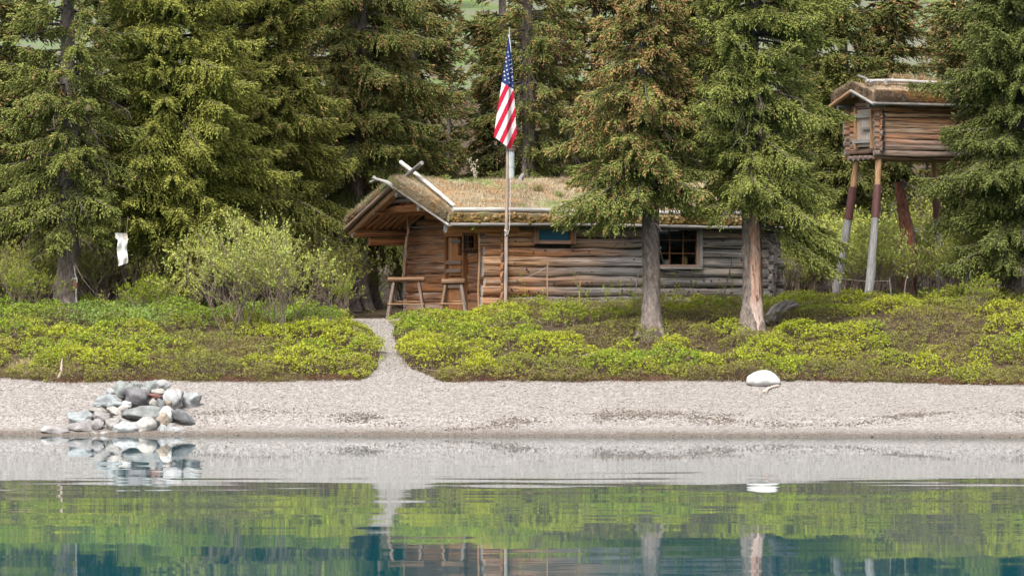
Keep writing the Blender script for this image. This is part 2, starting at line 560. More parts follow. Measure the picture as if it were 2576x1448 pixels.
# ------------------------------------------------------------------ log buildings
ORANGE = np.array([.47, .175, .055]); TAN = np.array([.45, .26, .14]); GREY = np.array([.255, .235, .222]); DARKG = np.array([.12, .11, .105]); BROWN = np.array([.32, .135, .052])
PALE = np.array([.43, .40, .37])


def mixc(a, b, t):
    t = np.asarray(t, float)[..., None]
    return a * (1 - t) + b * t


def log_rows(mb, axis, fixed, z0, pitch, rows, span, opens, colf, rad, rng, endcol, ext=(.0, .0), seg=12, wob=.15):
    """horizontal logs along 'u' or 'v', broken where an opening (a, b, zlo, zhi) lies"""
    for k in range(rows):
        z = z0 + pitch * k
        a, b = span[0] - ext[0] * rng.uniform(.75, 1.2), span[1] + ext[1] * rng.uniform(.75, 1.2)
        segs = [(a, b)]
        for (oa, ob, zl, zh) in opens:
            if z + pitch * .3 > zl and z - pitch * .3 < zh:
                ns = []
                for (s, e) in segs:
                    if oa > s and ob < e: ns += [(s, oa), (ob, e)]
                    else: ns.append((s, e))
                segs = ns
        r = rad * rng.uniform(.90, 1.09)
        sd = int(rng.integers(1, 999))
        for (s, e) in segs:
            m = max(3, int((e - s) / .12) + 1)
            t = np.linspace(s, e, m)
            dz = .026 * (vnoise(t * 1.1 + sd, 0 * t + .5, 3) - .5) * 2
            if axis == 'u': pts = np.stack([t, np.full(m, fixed), z + dz], 1)
            else: pts = np.stack([np.full(m, fixed), t, z + dz], 1)
            rr = r * (1 + .07 * np.sin((t - a) * .9 + sd))
            base = colf(t, k, rng)
            th = np.arange(seg) * 2 * np.pi / seg                       # upper sides weather greyer and darker than the sheltered lower sides
            up_ = np.sin(th)[None, :] + 1.1 * (fbm(t[:, None] * 1.3 + sd + 0 * th, th[None, :] * .8 + sd, 8) - .5)
            sat = ((base[:, 0] - base[:, 2]) / base[:, 0])[:, None]
            wth = (sst(.0, .8, up_) * np.clip(1.05 - .85 * sat, .2, .85))[..., None]
            pale_ = (sst(.62, .75, fbm(t[:, None] * 1.1 + sd * 3 + 0 * th, th[None, :] * 1.1 + sd, 18)) * .55)[..., None]
            cv = base[:, None, :] * (1 - wth) + (base[:, None, :] * .25 + np.array([.085, .080, .078])) * wth
            cv = cv * (1 - pale_) + np.array([.42, .35, .29]) * pale_
            n_before = len(mb.v)
            mb.tube(pts, rr, cv, seg, 0, True, endcol(rng), wob, sd)
            ax = 1 if axis == 'u' else 0
            for qv in range(n_before, len(mb.v)):                       # logs are flattened faces, fitted tight
                mb.v[qv][:, ax] = fixed + (mb.v[qv][:, ax] - fixed) * .55


def sod_roof(u0, u1, vf, vb, vr, zt_e, zt_r, zb_e, zb_r, seed, cols, amp=.05):
    """chevron slab of turf; returns (mesh builder, top-surface sampler)"""
    mv = 46
    v = np.concatenate([np.linspace(vf, vr, mv // 2), np.linspace(vr, vb, mv // 2)[1:]])
    m = len(v)
    s = np.abs(v - vr) / np.where(v < vr, vr - vf, vb - vr)
    rnd = .10 * np.exp(-((1 - s) / .06))
    def top(uu, vv):
        s_ = np.abs(vv - vr) / np.where(vv < vr, vr - vf, vb - vr)
        base = zt_r + (zt_e - zt_r) * s_ - .035 * np.exp(-(s_ / .12) ** 2) * 0 - .05 * np.exp(-((1 - s_) / .05))
        return base + amp * 2 * (fbm(uu * 1.3 + seed, vv * 1.5, seed) - .5) + amp * .7 * (fbm(uu * 6 + seed, vv * 6, seed + 4) - .5)
    nu = int((u1 - u0) / .07) + 1
    u = np.linspace(u0, u1, nu)
    U, V = np.meshgrid(u, v, indexing='ij')
    T = top(U, V)
    Ue = U + (np.abs(U - u0) < 1e-6) * -.05 * vnoise(V * 9, V * 0, seed) + (np.abs(U - u1) < 1e-6) * .05 * vnoise(V * 9, V * 0, seed)
    Bz = zb_r + (zb_e - zb_r) * s
    B = np.broadcast_to(Bz[None], T.shape)
    # eave edges bulge out as turf does
    mb = MB()
    c = cols(U, V)
    i = (np.arange(nu - 1)[:, None] * m + np.arange(m - 1)[None]).ravel()
    q = np.stack([i, i + m, i + m + 1, i + 1], 1)
    mb.add(np.stack([Ue, V, T], -1).reshape(-1, 3), q, c.reshape(-1, 3))
    mb.add(np.stack([Ue, V, B], -1).reshape(-1, 3), q[:, ::-1], c.reshape(-1, 3) * .8)
    for e in (0, nu - 1):
        st = np.concatenate([np.stack([Ue[e], V[e], T[e]], 1), np.stack([Ue[e], V[e], B[e]], 1)])
        k = np.arange(m - 1)
        qq = np.stack([k, k + 1, k + 1 + m, k + m], 1)
        mb.add(st, qq if e else qq[:, ::-1], np.concatenate([c[e], c[e]]) * .9)
    for e in (0, m - 1):
        st = np.concatenate([np.stack([Ue[:, e], V[:, e], T[:, e]], 1), np.stack([Ue[:, e], V[:, e], B[:, e]], 1)])
        k = np.arange(nu - 1)
        qq = np.stack([k, k + 1, k + 1 + nu, k + nu], 1)
        mb.add(st, qq[:, ::-1] if e else qq, np.concatenate([c[:, e], c[:, e]]) * .9)
    return mb, top


def roof_cols(U, V):
    a = fbm(U * .9 + 3, V * 1.1, 41); g = fbm(U * 1.7, V * 1.9 + 8, 42); o_ = fbm(U * 3.2, V * 3.2, 43)
    c = mixc(np.array([.365, .30, .205]), np.array([.30, .235, .148]), sst(.35, .65, a))
    c = mixc(c, np.array([.33, .19, .085]), .55 * sst(.56, .70, o_))
    c = mixc(c, np.array([.24, .29, .11]), .75 * sst(.54, .70, g))
    return c


def roof_grass(mb, top, u0, u1, v0, v1, n, rng, lo=.035, hi=.10, cols=roof_cols, lean=.6):
    u = rng.uniform(u0, u1, n); v = rng.uniform(v0, v1, n)
    z = top(u, v)
    L = rng.uniform(lo, hi, n) * (.6 + .8 * vnoise(u * 2, v * 2, 77))
    D = np.stack([rng.normal(0, lean, n), rng.normal(-.1, lean, n), np.abs(rng.normal(.7, .3, n))], 1)
    D = unit(D) * L[:, None]
    W = unit(np.stack([rng.normal(0, 1, n), rng.normal(0, .3, n), 0 * u], 1)) * rng.uniform(.003, .006, n)[:, None]
    c = cols(u, v) * rng.uniform(.75, 1.3, n)[:, None]
    mb.add(*blades(np.stack([u, v, z - .005], 1), D, W, c))


def tuft(mb, base, n, L, rng, col, spread=.6, wid=.005):
    d = unit(np.stack([rng.normal(0, spread, n), rng.normal(0, spread, n), np.ones(n)], 1)) * rng.uniform(.5, 1.1, n)[:, None] * L
    b = np.asarray(base) + np.stack([rng.normal(0, L * .18, n), rng.normal(0, L * .18, n), 0 * d[:, 0]], 1)
    W = unit(np.stack([rng.normal(0, 1, n), rng.normal(0, .4, n), 0 * d[:, 0]], 1)) * wid
    # bent blade: two segments
    mid = b + d * .6
    tip = mid + d * .5 * np.array([1.5, 1.5, .3])
    V = np.stack([b - W, b + W, mid + W * .7, mid - W * .7, tip], 1)
    k = (np.arange(n) * 5)[:, None]
    cc = np.repeat(np.asarray(col) * rng.uniform(.7, 1.3, n)[:, None], 5, 0)
    mb.add(V.reshape(-1, 3), [k + np.array([[0, 1, 2, 3]]), k + np.array([[3, 2, 4]])], cc)


rng = np.random.default_rng(11)
cabin = empty("log_cabin", ROOT, "weathered log cabin with a grassy sod roof standing behind the flagpole", "cabin", rz=CA)
UL, VB = 6.08, 4.36
W1 = (.714, 1.53, 1.49, 1.80); W2 = (3.39, 4.376, 1.03, 1.80)


def front_col(t, k, rng):
    g = sst(-.2, 2.5, t + .22 * (4 - k) + rng.uniform(-.6, .6)) * (.95 if k < 8 else .6)
    base = mixc(TAN, ORANGE, np.clip(rng.uniform(0, 1) * .9 + .25 * (vnoise(t * 1.5 + k * 7, 0 * t, 51) - .4), 0, 1))
    c = mixc(base, GREY * rng.uniform(.8, 1.15), np.clip(g + .35 * (vnoise(t * 2 + k * 3, 0 * t + 2, 52) - .5), 0, 1))
    return c * rng.uniform(.72, 1.2)


def gable_col(t, k, rng):
    c = mixc(BROWN * 1.25, mixc(ORANGE, TAN, .5) * .9, np.clip(rng.uniform(0, .8) + .4 * (vnoise(t * 2 + k * 5, 0 * t, 53) - .5), 0, 1))
    return mixc(c, GREY * .9, .35 * vnoise(t * 1.3 + k, 0 * t + 5, 54))


def dark_end(rng):
    return np.array([.022, .02, .02]) * rng.uniform(.7, 1.8)


def pale_end(rng):
    return PALE * rng.uniform(.7, 1.0)


fw = MB()
log_rows(fw, 'u', 0.0, .10, .197, 9, (0, UL), [W1, W2], front_col, .103, rng, pale_end, (.45, .28))
bw_ = MB(); log_rows(bw_, 'u', VB, .10, .197, 9, (0, UL), [], front_col, .106, rng, pale_end, (.10, .28))
# dark backing slabs added inside the long walls to block light between logs, left open at the windows
for (a, b, zl, zh) in ((.06, W1[0] - .01, 0, 1.78), (W1[1] + .01, W2[0] - .01, 0, 1.78), (W2[1] + .01, UL - .06, 0, 1.78), (W1[0] - .01, W1[1] + .01, 0, W1[2]), (W2[0] - .01, W2[1] + .01, 0, W2[2])):
    fw.box(((a + b) / 2, .03, (zl + zh) / 2), (b - a - .002, .03, zh - zl), (.05, .035, .025))
bw_.box((UL / 2, VB - .03, .89), (UL - .12, .03, 1.78), (.05, .035, .025))
kn = rng.random((95, 3))                                                   # knots
ku = kn[:, 0] * UL; kk = (kn[:, 1] ** 1.3 * 8).astype(int)
okk = ~(((ku > W1[0] - .1) & (ku < W1[1] + .1) & (kk > 6)) | ((ku > W2[0] - .1) & (ku < W2[1] + .1) & (kk > 4)))
ku, kk, kz2 = ku[okk], kk[okk], kn[okk, 2]
ka = (kz2 - .4) * 1.5
fw.add(*many_ico(np.stack([ku, -.070 * np.cos(ka), .10 + .197 * kk + .09 * np.sin(ka)], 1), np.stack([.014 + .012 * kz2, 0 * ku + .012, .011 + .008 * kz2], 1), 0 * ku, np.tile(np.array([.03, .022, .018]), (len(ku), 1))))
fw.build("long_wall", M_log, cabin); bw_.build("long_wall", M_log, cabin)
gw = MB()
DOOR = (1.50, 2.25, .04, 1.62); BWIN = (.93, 1.43, 1.34, 1.66)
log_rows(gw, 'v', 0.0, .20, .197, 8, (0, VB), [DOOR, BWIN], gable_col, .108, rng, dark_end, (.15, .12))
gw2 = MB()
for k in range(5):                                                       # the gable triangle above the plates
    z = 1.74 + .17 * k; hw = 2.25 * (1 - (z - 1.62) / 1.0)
    log_rows(gw, 'v', 0.0, z, .1, 1, (2.25 - hw, 2.25 + hw), [], gable_col, .095, rng, dark_end)
    log_rows(gw2, 'v', UL, z, .1, 1, (2.25 - hw, 2.25 + hw), [], front_col, .095, rng, dark_end)
log_rows(gw2, 'v', UL, .20, .197, 8, (0, VB), [], lambda t, k, r: mixc(GREY, DARKG, r.uniform(0, .6) + 0 * t), .108, rng, lambda r: DARKG * r.uniform(.6, 1.2), (.22, .12))
for (a, b, zl, zh) in ((.06, BWIN[0], 0, 1.75), (BWIN[0], BWIN[1], 0, BWIN[2]), (BWIN[0], BWIN[1], BWIN[3], 1.75), (BWIN[1], DOOR[0], 0, 1.75), (DOOR[1], VB - .06, 0, 1.75), (DOOR[0], DOOR[1], DOOR[3], 1.75)):
    gw.box((.03, (a + b) / 2, (zl + zh) / 2), (.03, b - a - .002, zh - zl), (.05, .035, .025))
gw2.box((UL - .03, VB / 2, .88), (.03, VB - .12, 1.75), (.05, .035, .025))
gw2.build("end_wall", M_log, cabin)
gw.build("end_wall", M_log, cabin)
fl = MB(); fl.box((UL / 2, VB / 2, -.02), (UL - .14, VB - .14, .06), (.12, .08, .05)); fl.build("floor", M_plank, cabin)

# windows -----------------------------------------------------------
def frame(mb, a, b, zl, zh, y, t, d, col, axis='u'):
    for (c, s) in (((a + t / 2, (zl + zh) / 2), (t, zh - zl)), ((b - t / 2, (zl + zh) / 2), (t, zh - zl)), (((a + b) / 2, zl + t / 2), (b - a - 2 * t, t)), (((a + b) / 2, zh - t / 2), (b - a - 2 * t, t))):
        if axis == 'u': mb.box((c[0], y, c[1]), (s[0], d, s[1]), col, seed=c[0])
        else: mb.box((y, c[0], c[1]), (d, s[0], s[1]), col, seed=c[0])


w1 = MB(); frame(w1, W1[0] - .05, W1[1] + .06, W1[2] - .04, W1[3], -.075, .07, .10, mixc(BROWN, GREY, .4))
w1.box((W1[0] + .02, -.09, 1.62), (.05, .07, .34), TAN * .8); w1.box((W1[1] - .015, -.09, 1.62), (.08, .07, .34), BROWN)
w1o = w1.build("window", M_plank, cabin, False)
p = MB(); p.box((1.12, -.06, 1.635), (.68, .012, .22), (1, 1, 1)); po = p.build("pane", M_teal, w1o, False)
w2 = MB(); frame(w2, W2[0] - .02, W2[1] + .02, W2[2] - .03, W2[3], -.07, .055, .11, mixc(BROWN, GREY, .55) * .8)
w2.box((W2[1] + .055, -.085, (W2[2] + W2[3]) / 2), (.09, .05, .80), GREY * 1.05); w2.box((W2[0] - .05, -.085, (W2[2] + W2[3]) / 2), (.07, .05, .80), GREY * .9)
w2.box(((W2[0] + W2[1]) / 2, -.10, W2[2] - .045), (W2[1] - W2[0] + .16, .07, .035), GREY)
w2o = w2.build("window", M_plank, cabin, False)
mu = MB()
for k in (1, 2): mu.box((W2[0] + .035 + (W2[1] - W2[0] - .07) * k / 3, -.075, 1.41), (.018, .03, .70), BROWN * .35)
for z in (1.28, 1.545): mu.box(((W2[0] + W2[1]) / 2, -.078, z), (W2[1] - W2[0] - .08, .028, .018), BROWN * .35)
mu.build("sash_bars", M_plank, w2o, False)
p = MB(); p.box(((W2[0] + W2[1]) / 2, -.055, 1.41), (W2[1] - W2[0] - .06, .006, .72), (1, 1, 1)); p.build("pane", M_clear, w2o, False)
# barred opening beside the door
bw = MB(); frame(bw, BWIN[0], BWIN[1], BWIN[2], BWIN[3], -.08, .035, .12, BROWN, 'v')
bo = bw.build("window", M_plank, cabin, False)
bb = MB()
for k in range(5): bb.tube([(-.15, BWIN[0] + .04 + k * .105, BWIN[2] - .05), (-.15, BWIN[0] + .04 + k * .105, BWIN[3] + .04)], .011, (.05, .03, .022), 6, seed=k)
for z in (BWIN[2] - .02, BWIN[2] + .16, BWIN[3] + .01): bb.tube([(-.165, BWIN[0] - .02, z), (-.165, BWIN[1] + .02, z)], .011, (.05, .03, .022), 6)
bb.build("bars", M_pole, bo)
p = MB(); p.box((-.04, (BWIN[0] + BWIN[1]) / 2, 1.5), (.006, .42, .26), (1, 1, 1)); p.build("pane", M_clear, bo, False)
# door --------------------------------------------------------------
d = MB()
for k in range(4):
    for (zl, zh) in ((.06, .80), (.83, 1.60)):
        d.box((-.06 - .004 * (k % 2), DOOR[0] + .094 + k * .187, (zl + zh) / 2), (.05, .18, zh - zl), mixc(ORANGE, TAN, rng.uniform(.1, .8)) * .95, seed=k + zl)
do = d.build("door", M_plank, cabin, False)
h = MB()
for z in (.62, .93, 1.10): h.box((-.115, 1.95, z), (.06, .78, .075), mixc(TAN, GREY, .6) * .8, seed=z)
h.box((-.115, 1.84, 1.52), (.05, .42, .06), GREY * .7)
h.build("wooden_hinge", M_plank, do, False)
h = MB()
for k in range(4): h.tube([(-.12, 1.52 + k * .06, 1.24), (-.12, 1.52 + k * .06, 1.60)], .010, (.05, .03, .022), 6)
for z in (1.27, 1.42, 1.57): h.tube([(-.135, 1.50, z), (-.135, 1.73, z)], .010, (.05, .03, .022), 6)
h.build("bars", M_pole, do)
j = MB(); j.box((-.10, DOOR[0] - .035, .83), (.10, .06, 1.66), BROWN * .9); j.box((-.10, DOOR[1] + .035, .83), (.10, .06, 1.66), BROWN * .8); j.box((-.10, 1.875, 1.66), (.12, .84, .09), BROWN)
j.build("door_frame", M_plank, cabin, False)
# corner pole near the stub ends, a crooked pole by the back corner
pl = MB(); pl.tube([(-.50, .02, 0), (-.50, .04, .6), (-.49, .0, 1.2), (-.50, .02, 1.66)], .022, TAN * .7, 8, wob=.2, seed=4)
pl.build("corner_pole", M_pole, cabin)
pl = MB()
cp = np.array([(-.35, 3.92, .72), (-.33, 3.83, .95), (-.35, 3.78, 1.12), (-.33, 3.72, 1.3), (-.34, 3.74, 1.45), (-.35, 3.66, 1.62), (-.36, 3.56, 1.74), (-.36, 3.60, 1.95), (-.35, 3.66, 2.1)])
pl.tube(cp, np.linspace(.036, .026, len(cp)), (.38, .24, .17), 8, wob=.25, seed=6)
pl.build("crooked_pole", M_bark, cabin)
# roof ---------------------------------------------------------------
ZTE, ZTR, ZBE, ZBR = 2.06, 2.80, 1.86, 2.62
U0, U1, VF, VBK = -1.30, 6.55, -.30, 4.46
sod, rtop = sod_roof(U0, U1, VF, VBK, 2.25, ZTE, ZTR, ZBE, ZBR, 3, roof_cols, .045)
roof = sod.build("roof", M_sod, cabin)
g = MB(); rg = np.random.default_rng(5)
roof_grass(g, rtop, U0, U1, VF + .05, 2.6, 34000, rg)
roof_grass(g, rtop, U0 - .03, U0 + .12, VF, VBK, 5000, rg, .04, .13, lean=.9)
for (u, v, L, n, c) in ((1.45, 1.35, .26, 160, (.30, .26, .12)), (1.75, .95, .2, 90, (.24, .27, .10)), (3.05, 1.85, .34, 420, (.42, .33, .22)), (2.95, 1.55, .25, 160, (.40, .31, .2)), (2.35, 1.9, .22, 90, (.42, .33, .22)), (.35, 2.1, .15, 60, (.26, .3, .12)), (-1.0, 2.2, .13, 90, (.25, .33, .12)), (4.4, 1.6, .2, 120, (.4, .32, .2)), (2.1, .5, .15, 60, (.25, .3, .12)), (.6, .3, .13, 60, (.25, .3, .12))):
    tuft(g, (u, v, float(rtop(np.array([u]), np.array([v]))[0]) - .02), n, L, rg, c)
n = 9000                                                                  # shaggy turf edge over the gable end
v = rg.uniform(VF, VBK, n); hg = rg.random(n) ** .8
s_ = np.abs(v - 2.25) / np.where(v < 2.25, 2.25 - VF, VBK - 2.25)
zt = ZTR + (ZTE - ZTR) * s_; zb = ZBR + (ZBE - ZBR) * s_
b = np.stack([U0 - .02 - .05 * np.sin(hg * 3.1), v, zb + (zt - zb) * hg + .02], 1)
D = unit(np.stack([rg.normal(-.6, .3, n), rg.normal(0, .5, n), rg.normal(-.35, .6, n)], 1)) * rg.uniform(.03, .11, n)[:, None]
W = unit(np.stack([0 * v, np.ones(n), rg.normal(0, .4, n)], 1)) * .0055
g.add(*blades(b, D, W, roof_cols(np.full(n, U0), v * 1.6) * rg.uniform(.6, 1.3, n)[:, None] * np.where(hg < .3, .7, 1)[:, None]))
g.build("dry_grass", M_grass, roof)
ms = MB(); rg = np.random.default_rng(8)
n = 900
u = rg.uniform(U0 + .02, U1, n); hgt = rg.beta(1.2, 1.6, n)
S = rg.uniform(.03, .075, n)[:, None] * np.array([1.2, .8, .75])
dens = vnoise(u * 2.2, 0 * u, 61)
C = np.stack([u, VF - .005 + .05 * hgt + rg.normal(0, .012, n), 1.86 + .17 * hgt - .03 * sst(.6, .9, dens)], 1)
mc = mixc(np.array([.19, .10, .03]), np.array([.10, .085, .018]), rg.random(n) ** 1.6); mc = mixc(mc, np.array([.38, .26, .13]), sst(.5, .95, hgt + .25 * rg.normal(0, 1, n)))
V, Fc, cc = many_ico(C, S, rg.uniform(0, 6, n), mc); ms.add(V, Fc, cc)
n = 12000
u = rg.uniform(U0, U1, n); hg = rg.random(n)
b = np.stack([u, VF - .03 + .05 * hg, 1.87 + .18 * hg], 1)
D = unit(np.stack([rg.normal(0, .6, n), rg.normal(-.7, .3, n), rg.normal(0, .6, n)], 1)) * rg.uniform(.02, .06, n)[:, None]
W = unit(np.stack([rg.normal(0, 1, n), 0 * u, rg.normal(0, 1, n)], 1)) * .004
ms.add(*blades(b, D, W, mixc(np.array([.15, .10, .02]), np.array([.34, .24, .11]), sst(.3, 1, hg + rg.normal(0, .25, n)))))
for k in range(5):
    ms.add(*many_ico(np.array([[-.78 + rg.normal(0, .03), VF - .03, 1.86 - .035 * k]]), np.array([[.05, .04, .05]]), np.zeros(1), np.array([[.10, .11, .012]])))
ms.build("moss_edge", M_moss, roof)
ep = MB()
t = np.linspace(U0, U1 - .1, 40)
ep.tube(np.stack([t, np.full(40, VF - .045) + .01 * np.sin(t * 1.7), 1.815 + .012 * np.sin(t * .9)], 1), .036, mixc(PALE * .62, GREY * .6, vnoise(t * 1.5, 0 * t, 71)), 8, wob=.08, seed=2)
ep.build('eave_log', M_pole, cabin); ep = MB()
ep.tube(np.stack([t, np.full(40, VBK + .045), 1.815 + .012 * np.sin(t * .9)], 1), .045, GREY, 8, wob=.08, seed=3)
ep.build("eave_log", M_pole, cabin)
ep = MB()
t = np.linspace(-1.2, 6.25, 40)
ep.tube(np.stack([t, VF + .07 + .012 * np.sin(t * 1.3), 2.10 + .012 * np.sin(t * 1.1 + 1)], 1), np.linspace(.046, .036, 40), PALE * 1.05, 10, wob=.06, seed=12)
ep.build("eave_pole", M_pole, cabin)
cpole = MB()
a0 = np.array([-1.14, VF + .10, 2.17]); a1 = np.array([-.80, 3.0, 3.13])
t = np.linspace(0, 1, 14)[:, None]
cpole.tube(a0 + (a1 - a0) * t + np.array([0, 0, 1]) * .02 * np.sin(t * 3), np.linspace(.036, .045, 14), PALE * 1.2, 8, wob=.1, seed=13, capcol=PALE)
cpole.build('roof_pole', M_pole, cabin); cpole = MB()
cpole.tube([(-1.10, 1.38, 3.07), (-.98, 3.0, 2.62), (-.9, 4.35, 2.13)], .042, GREY * .9, 8, wob=.1, seed=14)
cpole.build("roof_pole", M_pole, cabin)
# barge poles on the gable edge
bp = MB()
t = np.linspace(0, 1, 10)[:, None]
f0, f1 = np.array([-1.36, VF - .10, 1.79]), np.array([-1.36, 2.25, 2.64])
bp.tube(f0 + (f1 - f0) * t, .026, PALE * .75, 8, wob=.1, seed=15, capcol=PALE)
bp.build('barge_pole', M_pole, cabin); bp = MB()
f0, f1 = np.array([-1.36, VBK + .03, 1.80]), np.array([-1.36, 2.25, 2.64])
bp.tube(f0 + (f1 - f0) * t, .042, mixc(TAN, GREY, .5) * .75, 8, wob=.1, seed=16, capcol=PALE)
bp.tube(f0 + (f1 - f0) * t + np.array([.12, 0, -.09]), .05, TAN * .8, 8, wob=.1, seed=17, capcol=PALE)
bp.build("barge_pole", M_pole, cabin)
dk = MB()
for k in range(9):                                                        # poles laid side by side under the porch turf, the rest a board lining
    u = -1.24 + k * .145
    for (va, vb_) in ((VF + .02, 2.22), (VBK - .02, 2.28)):
        za, zb_ = (1.80, 2.56)
        tt = np.linspace(0, 1, 6)
        dk.tube(np.stack([np.full(6, u), va + (vb_ - va) * tt, za + (zb_ - za) * tt], 1), .052, mixc(ORANGE, TAN, rng.random()) * .85, 6, wob=.1, seed=k)
dk.build("roof_decking", M_log, cabin)
for (v, z, r, c) in ((2.25, 2.50, .10, GREY), (1.18, 2.19, .085, TAN), (3.36, 2.17, .10, BROWN * 1.15), (-.06, 1.75, .10, BROWN * 1.3), (4.36, 1.74, .105, BROWN * 1.2)):
    t = np.linspace(-1.27, .3, 10); pu = MB()
    pu.tube(np.stack([t, np.full(10, v), np.full(10, z)], 1), r, mixc(c, TAN, .3 * vnoise(t * 3, t * 0 + v, 5)), 10, wob=.08, seed=int(v * 10) + 20, capcol=PALE * .75)
    pu.build("roof_beam", M_log, cabin)
tb = MB()
t = np.linspace(1.1, 4.6, 12)
tb.tube(np.stack([np.full(12, -.95), np.linspace(.9, 3.5, 12), np.full(12, 2.18) + .0], 1), .085, BROWN * 1.3, 10, wob=.1, seed=31, capcol=TAN)
tb.build('tie_log', M_log, cabin); tb = MB()
tb.tube(np.stack([np.full(8, -1.0), np.linspace(1.7, 2.8, 8), np.full(8, 2.36)], 1), .06, GREY * .9, 10, wob=.1, seed=32, capcol=PALE)
tb.build('tie_log', M_log, cabin); tb = MB()
t = np.linspace(-.9, -.1, 6)
tb.tube(np.stack([t, np.full(6, 4.32), np.full(6, 1.55)], 1), .085, BROWN * 1.1, 10, wob=.1, seed=33, capcol=TAN)
tb.build("tie_log", M_log, cabin)
hn = MB()
hp = np.array([(-1.30, 2.12, 2.56), (-1.38, 2.18, 2.64), (-1.45, 2.28, 2.70), (-1.52, 2.38, 2.74), (-1.60, 2.48, 2.77), (-1.64, 2.52, 2.81)])
hn.tube(hp, [.06, .055, .045, .035, .032, .045], GREY * 1.15, 8, wob=.2, seed=41)
hn.tube([(-1.60, 2.48, 2.77), (-1.64, 2.54, 2.73), (-1.68, 2.58, 2.71)], [.03, .026, .02], GREY, 7, wob=.2, seed=42)
hn.build("ridge_branch", M_pole, cabin)
# chimney pipe and small log on the ridge
sp = MB()
cx, cv = 1.72, 3.05
sp.tube([(cx, cv, 2.35), (cx, cv, 3.42)], .072, (.33, .375, .385), 14, capcol=(.1, .1, .1))
sp.tube([(cx, cv, 3.06), (cx, cv, 3.085)], .076, (.20, .26, .30), 14)
so = sp.build("chimney", M_metal, roof)
sc = MB(); sc.tube([(cx, cv, 3.42), (cx, cv, 3.50)], .10, (.12, .075, .06), 14); sc.tube([(cx, cv, 3.50), (cx, cv, 3.53)], [.12, .03], (.12, .075, .06), 14)
sc.build("chimney_cap", M_metal, so)
lg = MB(); z = float(rtop(np.array([1.55]), np.array([2.2]))[0])
lg.tube([(1.42, 2.05, z - .02), (1.6, 2.3, z + .06), (1.68, 2.42, z + .09)], .045, GREY * .85, 8, wob=.12, seed=43, capcol=PALE)
lg.build("ridge_log", M_pole, roof)


def cab(u, v, z):
    return np.array([ROOT[0] + u * ex[0] + v * ey[0], ROOT[1] + u * ex[1] + v * ey[1], ROOT[2] + z])


# ------------------------------------------------------------------ raised cache
KX = P(2213, 392, 98.0)
kb = np.array([KX[0], KX[1], float(height(KX[0], KX[1]))])
cache = empty("log_cache", kb, "small log storehouse with a sod roof raised on tall banded poles", "cache", rz=R_(28))
kz = KX[2] - kb[2]
LC, WC, HC = 2.15, 1.12, .97
kw = MB(); rng = np.random.default_rng(23)


def kcol(t, k, rng):
    c = mixc(ORANGE * 1.5, TAN * 1.4, np.clip(rng.uniform(0, 1) + .3 * (vnoise(t * 4 + k, 0 * t, 3) - .5), 0, 1))
    low = 1 - sst(0, 6, k + rng.uniform(-1, 1))
    return mixc(c, GREY * .8, np.clip(.25 + .65 * low - .25 * (vnoise(t * 3 + k, t * 0, 9)), 0, 1))


for fixed in (0, WC):
    log_rows(kw, 'u', fixed, kz + .06, .108, 9, (0, LC), [], kcol, .06, rng, lambda r: PALE * .6, (.14, .1), 10)
log_rows(kw, 'v', 0, kz + .11, .108, 8, (0, WC), [(.20, .74, kz + .18, kz + .93)], kcol, .06, rng, dark_end, (.12, .1), 10)
log_rows(kw, 'v', LC, kz + .11, .108, 8, (0, WC), [], kcol, .06, rng, dark_end, (.12, .1), 10)
for k in range(3):
    z = kz + .98 + .085 * k; hw = WC / 2 * (1 - (z - kz - .93) / .34)
    for u in (0, LC): log_rows(kw, 'v', u, z, .1, 1, (WC / 2 - hw, WC / 2 + hw), [], kcol, .05, rng, dark_end, seg=10)
kw.box((LC / 2, .03, kz + .5), (LC - .1, .03, .95), (.06, .035, .02)); kw.box((LC / 2, WC - .03, kz + .5), (LC - .1, .03, .95), (.06, .035, .02))
kw.box((.03, .11, kz + .5), (.03, .17, .95), (.06, .035, .02)); kw.box((.03, .9, kz + .5), (.03, .3, .95), (.06, .035, .02))
kw.box((LC - .03, WC / 2, kz + .5), (.03, WC - .1, .95), (.06, .035, .02))
kw.build("log_wall", M_log, cache)
fb = MB()
for k in range(6): fb.tube([(-.1, .08 + k * .19, kz - .03), (LC + .1, .08 + k * .19, kz - .03)], .05, mixc(BROWN, GREY, .3 + .5 * rng.random()) * 1.0, 8, wob=.12, seed=k)
fb.build("floor", M_log, cache)
d = MB()
for k in range(3): d.box((-.05, .29 + k * .18, kz + .56), (.04, .176, .74), mixc(TAN, PALE, rng.uniform(.5, .9)) * 1.1, seed=k)
do = d.build("door", M_plank, cache, False)
h = MB()
for z in (.30, .80): h.box((-.095, .52, kz + z), (.05, .66, .07), GREY * 1.3, seed=z)
h.box((-.095, .36, kz + .55), (.05, .32, .05), GREY)
h.build("wooden_hinge", M_plank, do, False)
for v in (.17, .77):
    j = MB(); j.box((-.07, v, kz + .56), (.09, .05, .82), TAN)
    j.build("door_post", M_plank, cache, False)


def kroofc(U, V):
    a = fbm(U * 2.3 + 3, V * 2.2, 44); o_ = fbm(U * 3 + 7, V * 3, 45)
    c = mixc(np.array([.33, .24, .16]), np.array([.20, .145, .10]), sst(.35, .65, a))
    return mixc(c, np.array([.36, .19, .07]), .7 * sst(.55, .68, o_))


